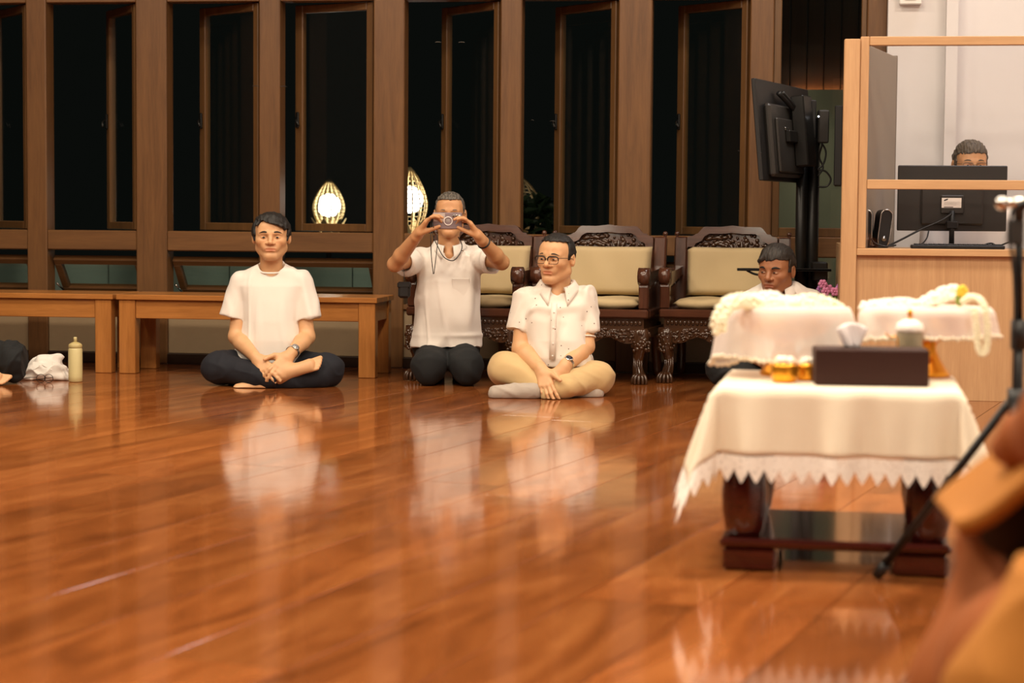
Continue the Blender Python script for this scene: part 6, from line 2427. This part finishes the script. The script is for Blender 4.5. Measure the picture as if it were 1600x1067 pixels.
MB().box((-.03, -.012, ztop - .085), (.004, .012, ztop - .03), .004).build('pole_clip', M['dark_grey_plastic'], ms)

# ================================================================== robed person at the right edge, close to the camera
M['robe'] = cloth_mat('ochre_robe', srgb(172, 108, 30), noise=.08, sheen=0)
M['robe_dark'] = cloth_mat('dark_saffron_robe', srgb(146, 76, 18), noise=.08, sheen=0)
MD = 2.75
mbse = at(1745, 1000, MD)
mk = Person((mbse.x, MD, 0), 'robed person in ochre and saffron cloth at the right edge, close by', 'person')
J = mk.J
Hm = Head(J(1790, 250, MD + .02), rot(-70, 5, 0))
f = Field(V(-.42, -.55, 0), V(.55, .45, .98 + .12), .007)
add_head(f, Hm)
f.add(rc(Hm.o + V(.02, 0, -.08), Hm.o + V(.03, 0, -.22), .056, .062), .03)
z = Hm.o[2] - .25
f.add(stack([(z, Hm.o[0] + .04, 0, .12, .18), (.12, Hm.o[0] + .06, 0, .13, .17)]), .04)
S1 = V(Hm.o[0] + .03, -.19, z - .03); E1 = J(1720, 660, MD - .16); W1 = J(1700, 840, MD - .30)
S2 = V(Hm.o[0] + .03, .19, z - .03); E2 = J(1740, 690, MD + .2); W2_ = J(1700, 850, MD + .05)
skin_limb(f, S1, E1, W1); skin_limb(f, S2, E2, W2_)
hand(f, W1, V(-.3, .6, -.6), V(0, .3, -.9), 1, curl=(.3, .5, .4)); hand(f, W2_, V(-.3, -.5, -.6), V(0, -.3, -.9), -1, curl=(.3, .5, .4))
foot(f, J(1700, 1085, MD + .1), J(1560, 1095, MD + .05), V(0, -.1, .95), s=.9)
mk.body(f, Hm, M['skin_b'])
rb = lambda seed, a: [lambda P: (1 - np.abs(np.sin(wave(P, seed, 12, 2.0, 5, (1, 1, .35))))) ** 2 * a - a * .35]
# lower robe: falls from the lap over the crossed legs
f = Field(V(-.50, -.55, -.01), V(.62, .50, .62), .007)
f.add(ell(J(1850, 1000, MD), (.24, .26, .17)), 0)
f.add(rc(J(1780, 960, MD - .05), J(1600, 1050, MD - .20), .14, .12), .05)
f.add(rc(J(1780, 960, MD + .08), J(1620, 1030, MD + .26), .14, .11), .05)
f.add(rc(J(1525, 862, MD + .10), J(1490, 1085, MD + .02), .028, .062), .05)
f.add(rc(J(1580, 885, MD + .12), J(1545, 1085, MD + .0), .04, .09), .05)
f.add(rc(J(1640, 900, MD + .10), J(1610, 1060, MD - .02), .06, .12), .06)
f.add(rc(J(1660, 800, MD + .22), J(1560, 850, MD + .20), .075, .035), .04)
mk.cloth('lower_robe', f, M['robe_dark'], rb(7, .02), it=1)
# upper robe across shoulder and arm
f = Field(V(-.50, -.55, .10), V(.62, .50, 1.12), .0065)
f.add(stack([(z + .04, Hm.o[0] + .04, 0, .09, .12), (z - .02, Hm.o[0] + .04, 0, .15, .21), (z - .25, Hm.o[0] + .05, 0, .17, .21), (.14, Hm.o[0] + .05, 0, .20, .22)]), 0)
f.add(rc(S1, J(1690, 660, MD - .14), .10, .085), .05)
f.add(rc(J(1680, 672, MD - .12), J(1575, 700, MD - .02), .062, .030), .04)
mk.cloth('upper_robe', f, M['robe_dark'], rb(17, .014), it=1)
# a broad fold of the outer cloth hanging from the forearm to a point
def slab(pts, dep, th):
    P = []
    for (xa, ya, xb, yb), dd in zip(pts, dep):
        a_, b_ = J(xa, ya, MD + dd + .26), J(xb, yb, MD + dd)
        row = []
        for j in range(9):
            t = j / 8
            q = a_ + (b_ - a_) * t
            row.append((q[0], q[1] - .018 * math.sin(math.pi * t), q[2]))
        P.append(row)
    return P
sl = slab([(1690, 600, 1720, 700), (1650, 636, 1670, 725), (1600, 678, 1612, 752), (1545, 722, 1562, 800), (1500, 757, 1522, 822), (1464, 786, 1494, 826)], [-.20, -.19, -.16, -.12, -.10, -.09], .02)
o = MB().grid(sl, 6, 9).build('outer_fold', M['robe'], mk.e)
sm_ = o.modifiers.new('round', 'SUBSURF'); sm_.levels = 2; sm_.render_levels = 2
solidify(o, .022, 0)
# pale fold nearest the camera
f = Field(V(-.50, -.65, -.01), V(.35, .0, .44), .0065)
f.add(rc(J(1640, 945, MD - .30), J(1575, 1090, MD - .34), .05, .075), 0)
f.add(rc(J(1690, 930, MD - .28), J(1650, 1100, MD - .32), .09, .10), .05)
mk.cloth('robe_fold', f, M['robe'], rb(27, .012), it=1)
# dark sheet put in as the shade of the hollow under the outer fold
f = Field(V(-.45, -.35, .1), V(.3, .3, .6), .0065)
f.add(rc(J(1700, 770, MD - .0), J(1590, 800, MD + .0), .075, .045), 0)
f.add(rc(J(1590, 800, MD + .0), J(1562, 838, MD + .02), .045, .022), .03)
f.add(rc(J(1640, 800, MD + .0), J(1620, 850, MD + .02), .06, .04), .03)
mk.cloth('hollow_shade', f, cloth_mat('dark_brown_shade', srgb(40, 24, 13), noise=.1, sheen=0), rb(37, .008), it=1)
